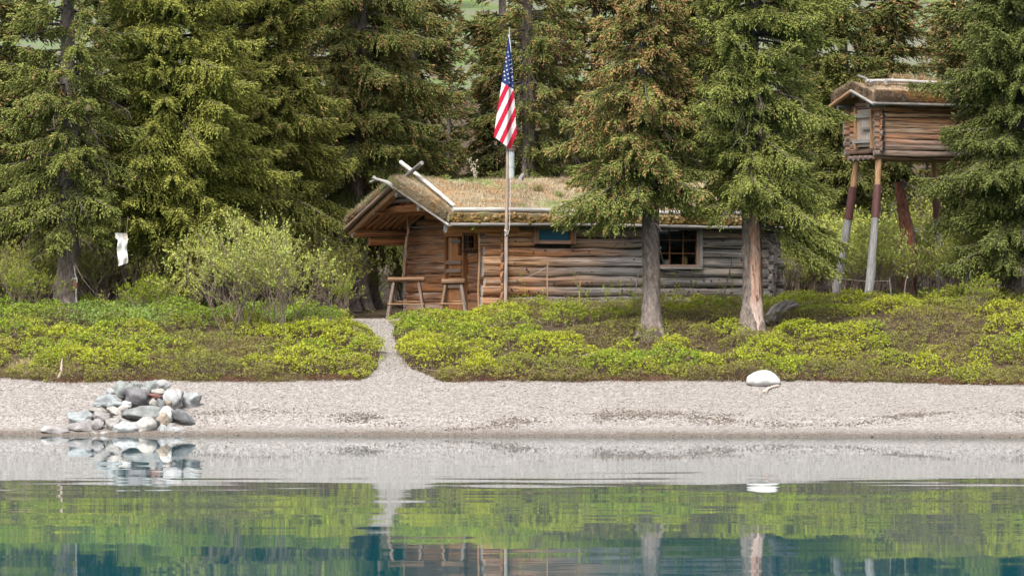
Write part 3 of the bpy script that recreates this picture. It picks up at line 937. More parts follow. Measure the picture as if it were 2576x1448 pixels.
ks, ktop = sod_roof(-.27, LC + .3, -.20, WC + .22, WC / 2, kz + 1.30, kz + 1.50, kz + 1.05, kz + 1.28, 9, kroofc, .11)
kr = ks.build("roof", M_sod, cache)
g = MB(); rg = np.random.default_rng(6)
roof_grass(g, ktop, -.27, LC + .3, -.1, 1.2, 6000, rg, .03, .10, lambda u, v: mixc(np.array([.42, .32, .2]), np.array([.3, .22, .14]), rg.random(len(u))))
n = 9000                                                                  # hanging fringe down the eave face and the gable end
u = rg.uniform(-.27, LC + .3, n); hg = rg.random(n)
b = np.stack([u, -.20 - .05 * np.sin(hg * 3.1), kz + 1.03 + .27 * hg], 1)
D = unit(np.stack([rg.normal(0, .5, n), rg.normal(-.5, .3, n), rg.normal(-.6, .5, n)], 1)) * rg.uniform(.03, .10, n)[:, None]
W = unit(np.stack([np.ones(n), 0 * u, rg.normal(0, .4, n)], 1)) * .005
pc = fbm(u * 2.5, hg * 2, 77)
g.add(*blades(b, D, W, mixc(mixc(np.array([.14, .10, .075]), np.array([.27, .19, .12]), rg.random(n)), np.array([.34, .18, .06]), .8 * sst(.5, .68, pc))))
n = 3500
v = rg.uniform(-.2, WC + .22, n); hg = rg.random(n)
zb = kz + 1.28 - .25 * np.abs(v - WC / 2) / (WC / 2 + .2)
b = np.stack([-.27 - .03 * hg, v, zb + .22 * hg], 1)
D = unit(np.stack([rg.normal(-.5, .3, n), rg.normal(0, .5, n), rg.normal(-.5, .5, n)], 1)) * rg.uniform(.03, .08, n)[:, None]
W = unit(np.stack([0 * v, np.ones(n), rg.normal(0, .4, n)], 1)) * .005
g.add(*blades(b, D, W, mixc(np.array([.2, .14, .1]), np.array([.36, .27, .17]), rg.random(n))))
for (u, L, n_) in ((.75, .22, 160), (1.0, .20, 140), (1.3, .26, 220), (1.55, .16, 90), (.5, .14, 70), (1.9, .14, 80)):
    tuft(g, (u, .6, float(ktop(np.array([u]), np.array([.6]))[0]) - .02), n_, L, rg, (.48, .37, .22))
g.build("dry_grass", M_grass, kr)
ep = MB(); t = np.linspace(-.32, LC + .3, 16)
ep.tube(np.stack([t, np.full(16, -.24), np.full(16, kz + 1.02)], 1), .032, PALE * .7, 8, wob=.1, seed=3)
ep.build('eave_log', M_pole, cache); ep = MB()
ep.tube(np.stack([t, np.full(16, WC + .25), np.full(16, kz + 1.02)], 1), .038, GREY, 8, wob=.1, seed=4)
ep.build("eave_log", M_pole, cache)
ep = MB(); t = np.linspace(-.25, LC + .25, 16)
ep.tube(np.stack([t, np.full(16, .12), kz + 1.48 + .012 * np.sin(t * 3)], 1), .036, PALE * 1.15, 8, wob=.12, seed=5)
ep.tube([(-.22, -.05, kz + 1.42), (-.16, .28, kz + 1.53), (-.12, .6, kz + 1.60)], .03, GREY, 7, wob=.15, seed=6)
ep.tube([(.15, .05, kz + 1.46), (.42, .18, kz + 1.52)], [.05, .03], PALE, 7, wob=.2, seed=7)
ep.tube([(LC + .05, 0, kz + 1.44), (LC + .15, .3, kz + 1.58)], .028, PALE, 7, wob=.2, seed=8)
ep.build("roof_pole", M_pole, cache)
t = np.linspace(0, 1, 6)[:, None]
for (va, c, r) in ((-.26, PALE * .95, .034), (WC + .28, TAN, .045)):
    bp = MB(); f0, f1 = np.array([-.31, va, kz + 1.0]), np.array([-.31, WC / 2, kz + 1.29])
    bp.tube(f0 + (f1 - f0) * t, r, c, 8, wob=.12, seed=int(r * 1000), capcol=PALE)
    bp.build("barge_pole", M_pole, cache)
for (v, z) in ((-.02, 1.0), (WC / 2, 1.22), (WC + .02, 1.0)):
    bm_ = MB(); bm_.tube([(-.28, v, kz + z), (.1, v, kz + z)], .055, GREY, 9, wob=.1, seed=int(z * 10), capcol=PALE * .5)
    bm_.build("roof_beam", M_log, cache)
# legs: from the floor corners down to the ground, splayed
def kloc(wp):
    d_ = np.asarray(wp) - kb
    c, s = math.cos(R_(28)), math.sin(R_(28))
    return np.array([d_[0] * c + d_[1] * s, -d_[0] * s + d_[1] * c, d_[2]])


tops = [(.03, .10), (.10, WC - .08), (LC - .25, .10), (LC - .25, WC - .1)]
feet = [(2180, 97.6), (2095, 99.1), (2440, 98.6), (2368, 100.0)]
for q, ((tu, tv), (px, D)) in enumerate(zip(tops, feet)):
    fx_ = (px - 1287.5) * D / F
    ft = kloc((fx_, D, float(height(fx_, D)) - .12))
    tp = np.array([tu, tv, kz - .06])
    s = np.linspace(0, 1, 24)
    pts = ft + (tp - ft) * s[:, None] + np.array([1, 0, 0]) * .03 * np.sin(s[:, None] * 3.1)
    m = MB(); leg_c = mixc(np.array([.42, .40, .39]), GREY, vnoise(s * 6, s * 0 + q, 5)); leg_c[s > .8] = TAN
    m.tube(pts, np.linspace(.092, .062, 24), leg_c, 10, wob=.17, seed=q + 3)
    lo = m.build("leg", M_pole, cache)
    sel = (s > .60) & (s < .84)
    m = MB(); m.tube(pts[sel], np.linspace(.092, .062, 24)[sel] + .012, (.115, .042, .036), 14, seed=q)
    b_ = m.build("metal_band", M_metal, lo)

# ------------------------------------------------------------------ spruces
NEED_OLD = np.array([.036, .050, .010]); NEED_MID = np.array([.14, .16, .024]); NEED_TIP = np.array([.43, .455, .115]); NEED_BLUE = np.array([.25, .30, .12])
CONE = np.array([.44, .235, .11]); BARKC = np.array([.135, .105, .088]); TWIGC = np.array([.12, .095, .085])


def shoots(mb, p0, d, L, r, cb, ct, rng):
    """stubby needle-clad shoots: three-sided spindles from p0 along d"""
    n = len(p0)
    if n == 0: return
    a = unit(np.cross(d, rng.normal(0, 1, (n, 3)))); b = np.cross(d, a)
    mid = p0 + d * (L * .55)[:, None]
    V = [p0]
    for k in range(3):
        th = k * 2.0944
        V.append(mid + (a * math.cos(th) + b * math.sin(th)) * r[:, None])
    V.append(p0 + d * L[:, None])
    V = np.stack(V, 1)
    i = (np.arange(n) * 5)[:, None]
    f = np.concatenate([i + np.array([[0, 2, 1]]), i + np.array([[0, 3, 2]]), i + np.array([[0, 1, 3]]), i + np.array([[4, 1, 2]]), i + np.array([[4, 2, 3]]), i + np.array([[4, 3, 1]])])
    cm = cb * .45 + ct * .55
    C = np.stack([cb, cm, cm, cm, ct], 1)
    mb.add(V.reshape(-1, 3), f, C.reshape(-1, 3), 0)


def spruce(name, px, D, label, prof, z0, H, rb, seed, cone=0.0, asym=(0, 0), lean=0.0, dens=1.0, tint=1.0, yell=0.0, droop=.38, zdet=8.9, dead=10, whorl=.37, flare=.6, group='spruces around the cabin', shoot=1.0, bare=0.0, low=()):
    """prof: (height above the base, reach of the branches) pairs"""
    rng = np.random.default_rng(seed)
    x = (px - 1287.5) * D / F
    zb = float(height(x, D))
    root = empty(name, (x, D, zb), label, "tree", group)
    zdet = zdet - zb
    # trunk
    n = 60
    zz = np.concatenate([np.linspace(-.25, 1.2, 22), np.linspace(1.3, H, n - 22)])
    rr = rb * (1 - np.clip(zz, 0, H) / H * .93) * (1 + flare * np.exp(-np.clip(zz, 0, 9) / .17) + .12 * np.exp(-np.clip(zz, 0, 9) / .6))
    cxf = lambda z: lean * z + .04 * np.sin(z * .6 + seed) * np.clip(z / 3, 0, 1)
    tm = MB()
    pts = np.stack([cxf(zz), .5 * lean * zz * 0, zz], 1)
    tc = mixc(BARKC, np.array([.185, .15, .13]), vnoise(zz * 1.7, zz * 0 + seed, 3)) * (1 + .0 * zz[:, None])
    tm.tube(pts, rr, tc, 18, wob=.14, seed=seed)
    for k in range(5):                                                    # root buttresses
        a = rng.uniform(0, 6.28); R0 = rb * 1.1
        b0 = np.array([cxf(.5) + math.cos(a) * R0 * .55, math.sin(a) * R0 * .55, .42]); b1 = np.array([math.cos(a) * R0 * 2.5, math.sin(a) * R0 * 2.5, -.06])
        tt = np.linspace(0, 1, 6)[:, None]
        tm.tube(b0 + (b1 - b0) * tt - np.array([0, 0, 1]) * .14 * np.sin(tt * 3.14), np.linspace(rb * .42, rb * .22, 6), tc[0], 8, wob=.2, seed=k)
    trunk = tm.build("trunk", M_bark, root)
    # crown
    mb = MB()
    pz = [p[0] for p in prof]; pr = [p[1] for p in prof]
    z = z0
    todo = list(low)
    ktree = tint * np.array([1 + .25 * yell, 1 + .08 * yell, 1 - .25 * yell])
    while z < H - .2:
        extra = todo.pop() if todo else None
        Rz = float(np.interp(z, pz, pr))
        fine = z < zdet + .4
        nb = max(3, int((10 + 2.6 * Rz) * dens))
        if not fine: nb = max(3, int(nb * .55))
        ph0 = rng.uniform(0, 6.28)
        nfr = 5 if fine and bare < .15 else 0
        if extra: nb, nfr = 1, 0
        for q in range(nb + nfr):
            if not extra and rng.random() < .10: continue
            phi = ph0 + q * 6.283 / nb + rng.normal(0, .3) if q < nb else rng.normal(4.71, .75)
            L = Rz * rng.choice([rng.uniform(.7, 1.12), rng.uniform(.3, .8)]) * (1 + asym[0] * math.cos(phi - asym[1]))
            if q >= nb: L = Rz * rng.uniform(.3, .85)
            if L < .15: continue
            zz_ = z + rng.normal(0, .075)
            s = (zz_ - z0) / max(H - z0, .1)
            up = np.interp(s, [0, .4, 1], [-.12, .12, .8]) + rng.normal(0, .10)
            dr = droop * np.interp(s, [0, .5, 1], [1.15, .8, .1]) * rng.uniform(.7, 1.25)
            dxy = np.array([math.cos(phi), math.sin(phi), 0.0]); sd = np.array([-dxy[1], dxy[0], 0.0])
            bend = rng.normal(0, .12)
            if extra:
                zz_, phi, L, up, dr = extra
                dxy = np.array([math.cos(phi), math.sin(phi), 0.0]); sd = np.array([-dxy[1], dxy[0], 0.0])
            base = np.array([cxf(zz_), 0, zz_])

            def curve(t):
                t = np.asarray(t)[..., None]
                return base + dxy * (L * (t - .08 * t * t)) + sd * (bend * L * t * t) + np.array([0, 0, 1.0]) * (L * (up * t - dr * t * t + .22 * t ** 4))
            t = np.linspace(0, 1, 6)
            r0 = .008 + .011 * L
            mb.tube(curve(t), np.linspace(r0, .004, 6), TWIGC * .8, 4, 1, cap=False)
            back = 1.0 if math.sin(phi) < .35 else .6
            sp_ = 1.0 if fine else 2.1
            nbl = int(L / .024 * dens ** .5 * back / sp_ / shoot) + 3
            lo = .16 if L > .8 else .05
            tb = rng.uniform(lo, 1, nbl) ** .85
            if rng.random() < bare: tb = tb[tb > .7]
            nbl = len(tb)
            if nbl == 0: continue
            p = curve(tb); tg = unit(curve(np.minimum(tb + .03, 1.03)) - curve(tb - .03))
            sg = np.where(rng.random(nbl) < .5, -1., 1.)
            dn = unit(tg * rng.uniform(.6, .95, nbl)[:, None] + sd * (sg * rng.uniform(.35, .85, nbl))[:, None] + np.array([0, 0, 1.0]) * rng.normal(-.10, .13, nbl)[:, None])
            bl = (.09 + .36 * (L * (1 - tb)) ** .75 * rng.uniform(.5, 1.1, nbl)) * np.where(tb > .93, .8, 1)
            bl = np.minimum(bl, .62)
            ks = np.maximum(2, (bl / (.030 * sp_ * shoot)).astype(int) + 1)
            idx = np.repeat(np.arange(nbl), ks)
            m = len(idx)
            first = np.cumsum(ks) - ks
            sfrac = (np.arange(m) - first[idx] + rng.uniform(.2, .9, m)) / ks[idx]
            hang = rng.uniform(.2, .8, nbl)
            q0 = p[idx] + dn[idx] * (bl[idx] * sfrac)[:, None] - np.array([0, 0, 1.0]) * (hang[idx] * bl[idx] * sfrac ** 2)[:, None]
            perp = unit(np.cross(dn[idx], rng.normal(0, 1, (m, 3))))
            dd = unit(dn[idx] * rng.uniform(.8, 1.1, m)[:, None] + perp * rng.uniform(.15, .7, m)[:, None] - np.array([0, 0, 1.0]) * (hang[idx] * .9 * sfrac)[:, None] + np.array([0, 0, .06]))
            Ls = rng.uniform(.07, .135, m) * sp_ * shoot
            rs = rng.uniform(.009, .0145, m) * sp_ * shoot
            var = (rng.uniform(.7, 1.3, nbl)[idx] * rng.uniform(.8, 1.2, m))[:, None]
            age = rng.random(nbl)[idx][:, None]
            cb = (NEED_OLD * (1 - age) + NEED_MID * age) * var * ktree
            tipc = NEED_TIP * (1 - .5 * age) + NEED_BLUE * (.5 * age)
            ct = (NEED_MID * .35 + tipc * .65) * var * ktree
            if cone > 0:
                cp_ = cone * sst(zdet * .30, zdet * .75, zz_)
                isc = (rng.random(nbl) < cp_)[idx] & (sfrac > .35) & (rng.random(m) < .7)
                ct[isc] = CONE * var[isc] * 1.1
                cb[isc] = (NEED_MID * .6 + CONE * .4) * var[isc]
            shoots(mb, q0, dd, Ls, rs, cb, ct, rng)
        if extra: continue
        z += whorl * rng.uniform(.75, 1.25) * (1 if fine else 1.5)
    # dead limbs and grey hanging twigs inside and below the crown
    for k in range(dead):
        zz_ = rng.uniform(max(.8, z0 - 1.0), z0 + 2.6); phi = rng.uniform(3.3, 6.1)
        L = rng.uniform(.4, 1.2)
        d0 = np.array([math.cos(phi), math.sin(phi), rng.uniform(-.4, .1)])
        t = np.linspace(0, 1, 5)[:, None]
        c = np.array([cxf(zz_), 0, zz_]) + d0 * L * t - np.array([0, 0, 1]) * .25 * L * t ** 2
        mb.tube(c, np.linspace(.012, .004, 5), TWIGC * 1.25, 4, 1, cap=False)
        for j in range(7):
            a = c[rng.integers(1, 5)]
            d1 = unit(d0 + rng.normal(0, .5, 3) - np.array([0, 0, .5])) * rng.uniform(.15, .5)
            mb.tube([a, a + d1 * .5 + rng.normal(0, .02, 3), a + d1 - np.array([0, 0, .06])], [.006, .004, .002], TWIGC * rng.uniform(.9, 1.7), 3, 1, cap=False)
    crown = mb.build("crown", [M_needle, M_twig], root)
    return root, trunk, crown


def tree_copy(root, px, D, label, scale=1.0, rz=0.0, group=None):
    x = (px - 1287.5) * D / F
    r = root.copy(); scene.collection.objects.link(r)
    r.location = (x, D, float(height(x, D)) - .05); r.scale = (scale, scale, scale); r.rotation_euler = (0, 0, rz)
    r['label'] = label
    if group: r['group'] = group
    for ch in root.children:
        if ch.name.startswith(("trunk", "crown")):
            c = ch.copy(); scene.collection.objects.link(c); c.parent = r
    return r


G1 = 'spruces standing among the shrubs'
G2 = 'spruces of the wood behind'
PI = math.pi
spruce("spruce", 165, 98, "tall spruce at the far left whose thick bare trunk carries a brown box", [(0, 1.3), (1.2, 1.35), (3, 1.6), (6, 1.5), (14, .1)], 1.95, 14, .23, 101, cone=.10, lean=.012, group=G1, yell=.1, asym=(.08, PI), dead=22, bare=.2)
spruce("spruce", 437, 100, "broad yellow green spruce behind the light green willow, widest of the shoreline trees", [(0, 2.0), (1.2, 2.3), (2.6, 2.25), (4.5, 2.1), (7, 1.75), (16, .1)], 1.7, 16, .19, 102, yell=.55, group=G1, asym=(.12, 0), tint=1.22, dead=14)
spruce("spruce", 662, 103.5, "yellowish spruce with layered branches between the broad spruce and the dark one", [(0, 1.7), (2, 2.1), (4, 2.0), (7, 1.6), (15, .1)], 1.6, 15, .17, 103, yell=.4, group=G1, cone=.12, tint=.92, dead=8)
t4 = spruce("spruce", 897, 106.5, "large dark spruce with a thick trunk beside the cabin porch, brown tinged tips", [(0, 1.6), (1.8, 2.1), (3.4, 2.25), (5.5, 1.9), (9, 1.5), (18, .1)], 1.75, 18, .26, 104, cone=.28, group=G1, asym=(.30, .1), tint=.78, droop=.42, dead=14, whorl=.50)
spruce("spruce", 938, 108.5, "slender spruce trunk close behind the large dark spruce at the porch", [(0, .7), (3, 1.2), (6, 1.0), (12, .1)], 1.6, 12, .12, 105, group=G1, tint=.8, dead=6)
spruce("spruce", 1325, 109, "thin crowned spruce with a long grey bare trunk right behind the flag", [(0, .4), (3, .95), (5, 1.15), (8, 1.05), (15, .1)], 2.4, 15, .19, 106, cone=.35, group=G2, dens=.9, tint=.95, dead=26, bare=.25, yell=-.1, whorl=.40)
spruce("spruce", 1392, 111, "sparse spruce with a rusty brown dead clump in its crown right of the flag", [(0, .4), (3, .95), (6, 1.0), (14, .1)], 2.2, 14, .15, 107, cone=.5, group=G2, dens=1.0, tint=.95, dead=22, bare=.2)
t6 = spruce("spruce", 1637, 94.2, "spruce before the cabin with flared roots and a rusty brown upper crown", [(0, 1.1), (1.8, 1.6), (2.6, 1.78), (4.2, 1.6), (6, 1.5), (15, .1)], 2.85, 15, .185, 108, cone=.85, group=G1, asym=(.22, PI), lean=-.012, flare=.9, dead=10, tint=1.0, whorl=.36, low=((2.5, 3.55, 1.6, -.02, .16), (2.42, 3.9, 1.4, -.05, .2), (2.45, 4.5, 1.0, .05, .25), (2.45, 3.15, 1.7, -.02, .15)))
t7 = spruce("spruce", 1893, 94.2, "spruce with a long pink strip of missing bark standing before the cabin's end", [(0, 1.1), (1.4, 1.5), (2.6, 1.72), (4.2, 1.72), (6, 1.65), (16, .1)], 2.7, 16, .205, 109, group=G1, asym=(.13, 0), flare=.7, yell=.12, dead=26, tint=1.08, whorl=.36, bare=.08, low=((2.3, .1, 1.95, -.15, .50), (2.15, 5.9, 1.9, -.2, .52), (2.2, 5.6, 1.6, -.2, .5), (2.4, 6.1, 2.0, -.1, .45), (2.2, .35, 1.9, -.15, .5), (2.65, 3.3, 1.4, -.05, .3), (2.6, 3.7, 1.3, -.05, .28), (2.65, 4.9, .9, .05, .28)))
spruce("spruce", 2565, 97, "dark green spruce at the far right with branches hiding part of the raised cache", [(0, 1.2), (1.0, 1.55), (2.5, 1.85), (4.5, 1.75), (7, 1.45), (14, .1)], 1.0, 14, .20, 110, group=G1, asym=(.15, PI), tint=.78, yell=-.15, dead=10)
bgA = spruce("spruce", 2232, 113, "rust tipped spruce rising behind and left of the raised cache", [(0, .8), (2, 1.05), (5, 1.0), (8, .8), (14, .1)], 1.2, 14, .15, 111, cone=.5, group=G2, tint=.62, shoot=1.35, dead=8)[0]  # low tint on these back spruces paints the wood's shadow into the needles
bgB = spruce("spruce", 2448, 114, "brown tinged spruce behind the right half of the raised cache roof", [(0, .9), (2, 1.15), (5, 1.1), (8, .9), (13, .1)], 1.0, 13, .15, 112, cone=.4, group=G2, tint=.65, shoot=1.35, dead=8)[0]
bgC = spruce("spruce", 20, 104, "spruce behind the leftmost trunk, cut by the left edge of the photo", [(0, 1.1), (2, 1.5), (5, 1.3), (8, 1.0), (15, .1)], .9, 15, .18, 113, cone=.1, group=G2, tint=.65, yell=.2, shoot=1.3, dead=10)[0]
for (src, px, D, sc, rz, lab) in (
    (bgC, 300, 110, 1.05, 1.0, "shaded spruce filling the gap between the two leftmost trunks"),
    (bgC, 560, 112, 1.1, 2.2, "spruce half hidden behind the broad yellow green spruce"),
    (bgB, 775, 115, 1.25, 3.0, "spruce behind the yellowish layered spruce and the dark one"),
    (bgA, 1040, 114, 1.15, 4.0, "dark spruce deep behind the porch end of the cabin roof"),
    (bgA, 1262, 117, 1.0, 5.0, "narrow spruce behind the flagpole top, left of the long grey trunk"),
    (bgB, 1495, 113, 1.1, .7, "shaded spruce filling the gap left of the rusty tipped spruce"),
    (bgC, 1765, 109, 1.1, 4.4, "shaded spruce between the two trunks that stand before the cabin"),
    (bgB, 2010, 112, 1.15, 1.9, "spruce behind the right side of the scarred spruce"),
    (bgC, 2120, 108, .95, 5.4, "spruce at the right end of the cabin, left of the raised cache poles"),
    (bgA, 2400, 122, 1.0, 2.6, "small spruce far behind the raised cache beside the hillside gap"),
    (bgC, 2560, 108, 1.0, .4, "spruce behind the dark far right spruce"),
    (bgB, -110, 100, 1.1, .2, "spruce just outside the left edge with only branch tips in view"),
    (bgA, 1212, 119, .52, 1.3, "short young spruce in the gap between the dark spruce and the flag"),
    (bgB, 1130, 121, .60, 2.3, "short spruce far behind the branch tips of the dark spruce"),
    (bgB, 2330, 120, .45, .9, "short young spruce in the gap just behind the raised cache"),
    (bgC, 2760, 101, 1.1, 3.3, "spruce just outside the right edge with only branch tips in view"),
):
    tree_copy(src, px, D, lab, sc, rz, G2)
# bark scar on the scarred spruce: a ragged sheet hugging the front of the trunk
root7, trunk7, _ = t7
sm = MB()
n = 46
zz = np.linspace(.02, 2.95, n)
wid = np.interp(zz, [.02, .25, .6, 1.2, 1.9, 2.5, 2.95], [.3, .58, .62, .68, .66, .5, .12]) * (1 + .35 * (vnoise(zz * 5, zz * 0, 91) - .5))
cen = np.interp(zz, [.02, .3, .9, 1.6, 2.95], [-1.02, -1.12, -1.28, -1.32, -1.25]) + .18 * (vnoise(zz * 4, zz * 0 + 7, 92) - .5)
rr = .205 * (1 - zz / 14 * .93) * (1 + (.7 * np.exp(-zz / .17) + .12 * np.exp(-zz / .6))) * 1.085 + .006
mth = 9
th = cen[:, None] + wid[:, None] * np.linspace(-1, 1, mth)[None]
prof_ = rr[:, None] * (1 - .14 * (np.abs(np.linspace(-1, 1, mth)) ** 6)[None])
cx7 = .04 * np.sin(zz * .6 + 109) * np.clip(zz / 3, 0, 1)
Vx = cx7[:, None] + prof_ * np.cos(th); Vy = prof_ * np.sin(th)
i = (np.arange(n - 1)[:, None] * mth + np.arange(mth - 1)[None]).ravel()
zg = np.repeat(zz[:, None], mth, 1)
lc = np.stack([zg, Vx * 2, Vy * 2], -1)
cc = mixc(np.array([.47, .31, .24]), np.array([.34, .15, .085]), sst(.42, .62, fbm(zg * 4, th * 3.5, 93)))
cc = mixc(cc, np.array([.50, .40, .355]), .8 * (1 - sst(.3, 1.2, zg)))
sm.add(np.stack([Vx, Vy, zg], -1).reshape(-1, 3), np.stack([i, i + 1, i + mth + 1, i + mth], 1), cc.reshape(-1, 3), 0, lc.reshape(-1, 3))
so = sm.build("bare_wood", M_scar, root7)
so['label'] = "pinkish tan strip of wood where the bark is gone"
# rusty dead clump
rd = MB(); rg = np.random.default_rng(77)
c0 = np.array([0.02, -.35, 5.35 - .0])
for k in range(260):
    a = c0 + rg.normal(0, 1, 3) * np.array([.20, .12, .22]); d_ = unit(rg.normal(0, .6, 3) + np.array([0, -.2, -.6])) * rg.uniform(.08, .22)
    rd.tube([a, a + d_], [.008, .003], np.array([.20, .085, .05]) * rg.uniform(.7, 1.3), 3, cap=False)
for o in scene.objects:
    if o.get('label', '').startswith("sparse spruce with a rusty"):
        rd.build("dead_clump", M_twig, o)

# ------------------------------------------------------------------ low shrubs on the bank
LEAF_Y = np.array([.36, .385, .022]); LEAF_G = np.array([.20, .30, .018]); LEAF_O = np.array([.22, .23, .03]); LEAF_B = np.array([.15, .105, .045]); STEM = np.array([.16, .105, .08])


def in_cabin(x, y):
    u, v = cab_uv(x, y)
    return (u > -.75) & (u < 6.5) & (v > -.35) & (v < 4.8)


def porch(x, y):
    return (((x + 2.45) / 1.15) ** 2 + ((y - 99.2) / 1.9) ** 2) < 1


rng = np.random.default_rng(51)
# each shrub is a dome of leafy shoots; the clumps of leaves below sit on those domes
nd = 1000
dx_ = rng.uniform(-13.2, 13.2, nd); dy_ = 90.8 + 10.4 * rng.random(nd) ** 1.2
kd = (dy_ > edge_y(dx_) + .16) & (path_dist(dx_, dy_) > .16) & ~in_cabin(dx_, dy_) & ~porch(dx_, dy_)
dx_, dy_ = dx_[kd], dy_[kd]; nd = len(dx_)
dR = rng.uniform(.26, .60, nd); dH = rng.uniform(.14, .42, nd) * (.75 + .5 * dR)
de = dy_ - edge_y(dx_)
dheath = np.clip(.05 + sst(.41, .65, fbm(dx_ * .35, dy_ * .8, 66) + .13 * sst(4.5, 9.5, dx_) * sst(3.2, 1.2, de) + .10 * sst(.8, .2, de) - .10 * sst(2.0, -1.0, dx_) - .13 * (np.abs(path_dist(dx_, dy_)) < 1.6)) * .9 + rng.normal(0, .20, nd), 0, 1)
dtone = np.clip(fbm(dx_ * .7 + 11, dy_ * 1.3, 70) + rng.normal(0, .13, nd), 0, 1)
dH *= 1 - .35 * dheath
dH *= 1 - .55 * ((dy_ > 95) & (dx_ > -2.4) & (dx_ < -.3))
dH *= 1 - .22 * sst(4.5, 6, dx_)
n0 = 60000
x = rng.uniform(-13, 13, n0); y = 90.7 + 10.5 * rng.random(n0) ** 1.25
keep = (y > edge_y(x) - .10) & (path_dist(x, y) > -.10) & ~in_cabin(x, y) & ~porch(x, y)
x, y = x[keep], y[keep]
best = np.full(len(x), -1.0); who = np.zeros(len(x), int)
for s_ in range(0, len(x), 4000):
    sl_ = slice(s_, s_ + 4000)
    d2 = ((x[sl_, None] - dx_) ** 2 + ((y[sl_, None] - dy_)) ** 2) / dR ** 2
    hh = dH * np.sqrt(np.clip(1 - d2, 0, 1))
    who[sl_] = hh.argmax(1); best[sl_] = hh.max(1)
ok = (best > .02) | ((rng.random(len(x)) < .10) & (y > edge_y(x) + .05) & (path_dist(x, y) > .03))
x, y, best, who = x[ok], y[ok], best[ok], who[ok]
z = height(x, y)
hgt = np.maximum(best, .05)
heath = np.where(best > .02, dheath[who], .9)
tone = dtone[who]
m = len(x)
k = np.where(y < 97, 14, 9)
idx = np.repeat(np.arange(m), k)
M = len(idx)
rad = rng.uniform(.035, .075, m)
d = unit(rng.normal(0, 1, (M, 3)) * np.array([1, 1, .6]) + np.array([0, 0, .55]))
top = rng.uniform(.78, 1.12, m)
C = np.stack([x[idx], y[idx], z[idx] + hgt[idx] * top[idx]], 1) + d * rad[idx][:, None] * rng.uniform(.5, 1.0, M)[:, None]
low = rng.random(M) < .08
C[low, 2] = (z[idx] + hgt[idx] * rng.uniform(.1, .7, M))[low]
nrm = unit(d * .6 + np.array([0, -.2, .7]) + rng.normal(0, .45, (M, 3)))
A = unit(np.cross(nrm, rng.normal(0, 1, (M, 3)))); B = np.cross(nrm, A)
sz = rng.uniform(.014, .023, M) * np.where(heath[idx] > .5, .8, 1)
hue = rng.random(m)
cl = mixc(LEAF_Y, LEAF_G, np.clip(.30 + 1.5 * (tone - .5) + .5 * (hue - .5), 0, 1))
cl = mixc(cl, mixc(LEAF_O, LEAF_B, rng.random(m)), np.clip(heath * .85 + .25 * (rng.random(m) < .15), 0, 1))
cl = cl * rng.uniform(.75, 1.2, m)[:, None]
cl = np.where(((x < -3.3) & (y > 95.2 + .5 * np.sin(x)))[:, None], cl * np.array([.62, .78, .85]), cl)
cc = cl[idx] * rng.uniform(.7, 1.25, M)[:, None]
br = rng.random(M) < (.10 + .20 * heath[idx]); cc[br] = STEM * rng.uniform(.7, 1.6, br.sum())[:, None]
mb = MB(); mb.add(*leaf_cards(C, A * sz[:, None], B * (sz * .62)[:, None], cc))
# stems
ms = rng.choice(m, 26000)
b = np.stack([x[ms] + rng.normal(0, .05, len(ms)), y[ms], z[ms]], 1)
D = unit(np.stack([rng.normal(0, .55, len(ms)), rng.normal(0, .4, len(ms)), np.full(len(ms), 1.0)], 1)) * (hgt[ms] * rng.uniform(.8, 1.5, len(ms)))[:, None]
W = np.stack([rng.uniform(.002, .0045, len(ms)), 0 * D[:, 0], 0 * D[:, 0]], 1)
mb.add(*blades(b, D, W, STEM * rng.uniform(.6, 1.8, len(ms))[:, None]))
# pale twigs lying over the cover
for q in range(230):
    i = rng.integers(0, m)
    a = rng.uniform(0, 6.28); L = rng.uniform(.15, .55)
    p0 = np.array([x[i], y[i], z[i] + hgt[i] * rng.uniform(.6, 1.1)])
    d0 = np.array([math.cos(a), math.sin(a) * .5, rng.uniform(-.15, .35)])
    t = np.linspace(0, 1, 5)[:, None]
    mb.tube(p0 + d0 * L * t + rng.normal(0, .02, (5, 3)), np.linspace(.007, .003, 5), np.array([.34, .27, .22]) * rng.uniform(.5, 1.3), 3, cap=False)
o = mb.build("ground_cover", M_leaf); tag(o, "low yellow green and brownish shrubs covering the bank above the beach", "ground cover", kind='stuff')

# rusty litter and low moss at the foot of the bank
n = 30000
x = rng.uniform(-13, 13, n); e = edge_y(x)
pd = rng.random(n) < .18
y = e + rng.normal(.10, .13, n) + .12 * (vnoise(x * 2.2, 0 * x, 14) - .5)
ok = (path_dist(x, y) > -.03)
x, y = x[ok], y[ok]
C = np.stack([x, y, height(x, y) + rng.uniform(.0, .07, len(x))], 1)
D = unit(np.stack([rng.normal(0, 1, len(x)), rng.normal(0, .7, len(x)), np.abs(rng.normal(.2, .6, len(x)))], 1)) * rng.uniform(.02, .06, len(x))[:, None]
W = unit(rng.normal(0, 1, (len(x), 3))) * .006
cg = mixc(np.array([.17, .075, .05]), np.array([.17, .14, .04]), sst(.35, .6, fbm(x * 1.2, y * 3, 12)))
mb = MB(); mb.add(*blades(C, D, W, cg * rng.uniform(.6, 1.3, len(x))[:, None]))
o = mb.build("bank_litter", M_leaf); tag(o, "rusty brown litter and moss along the foot of the shrub bank", "litter", kind='stuff')


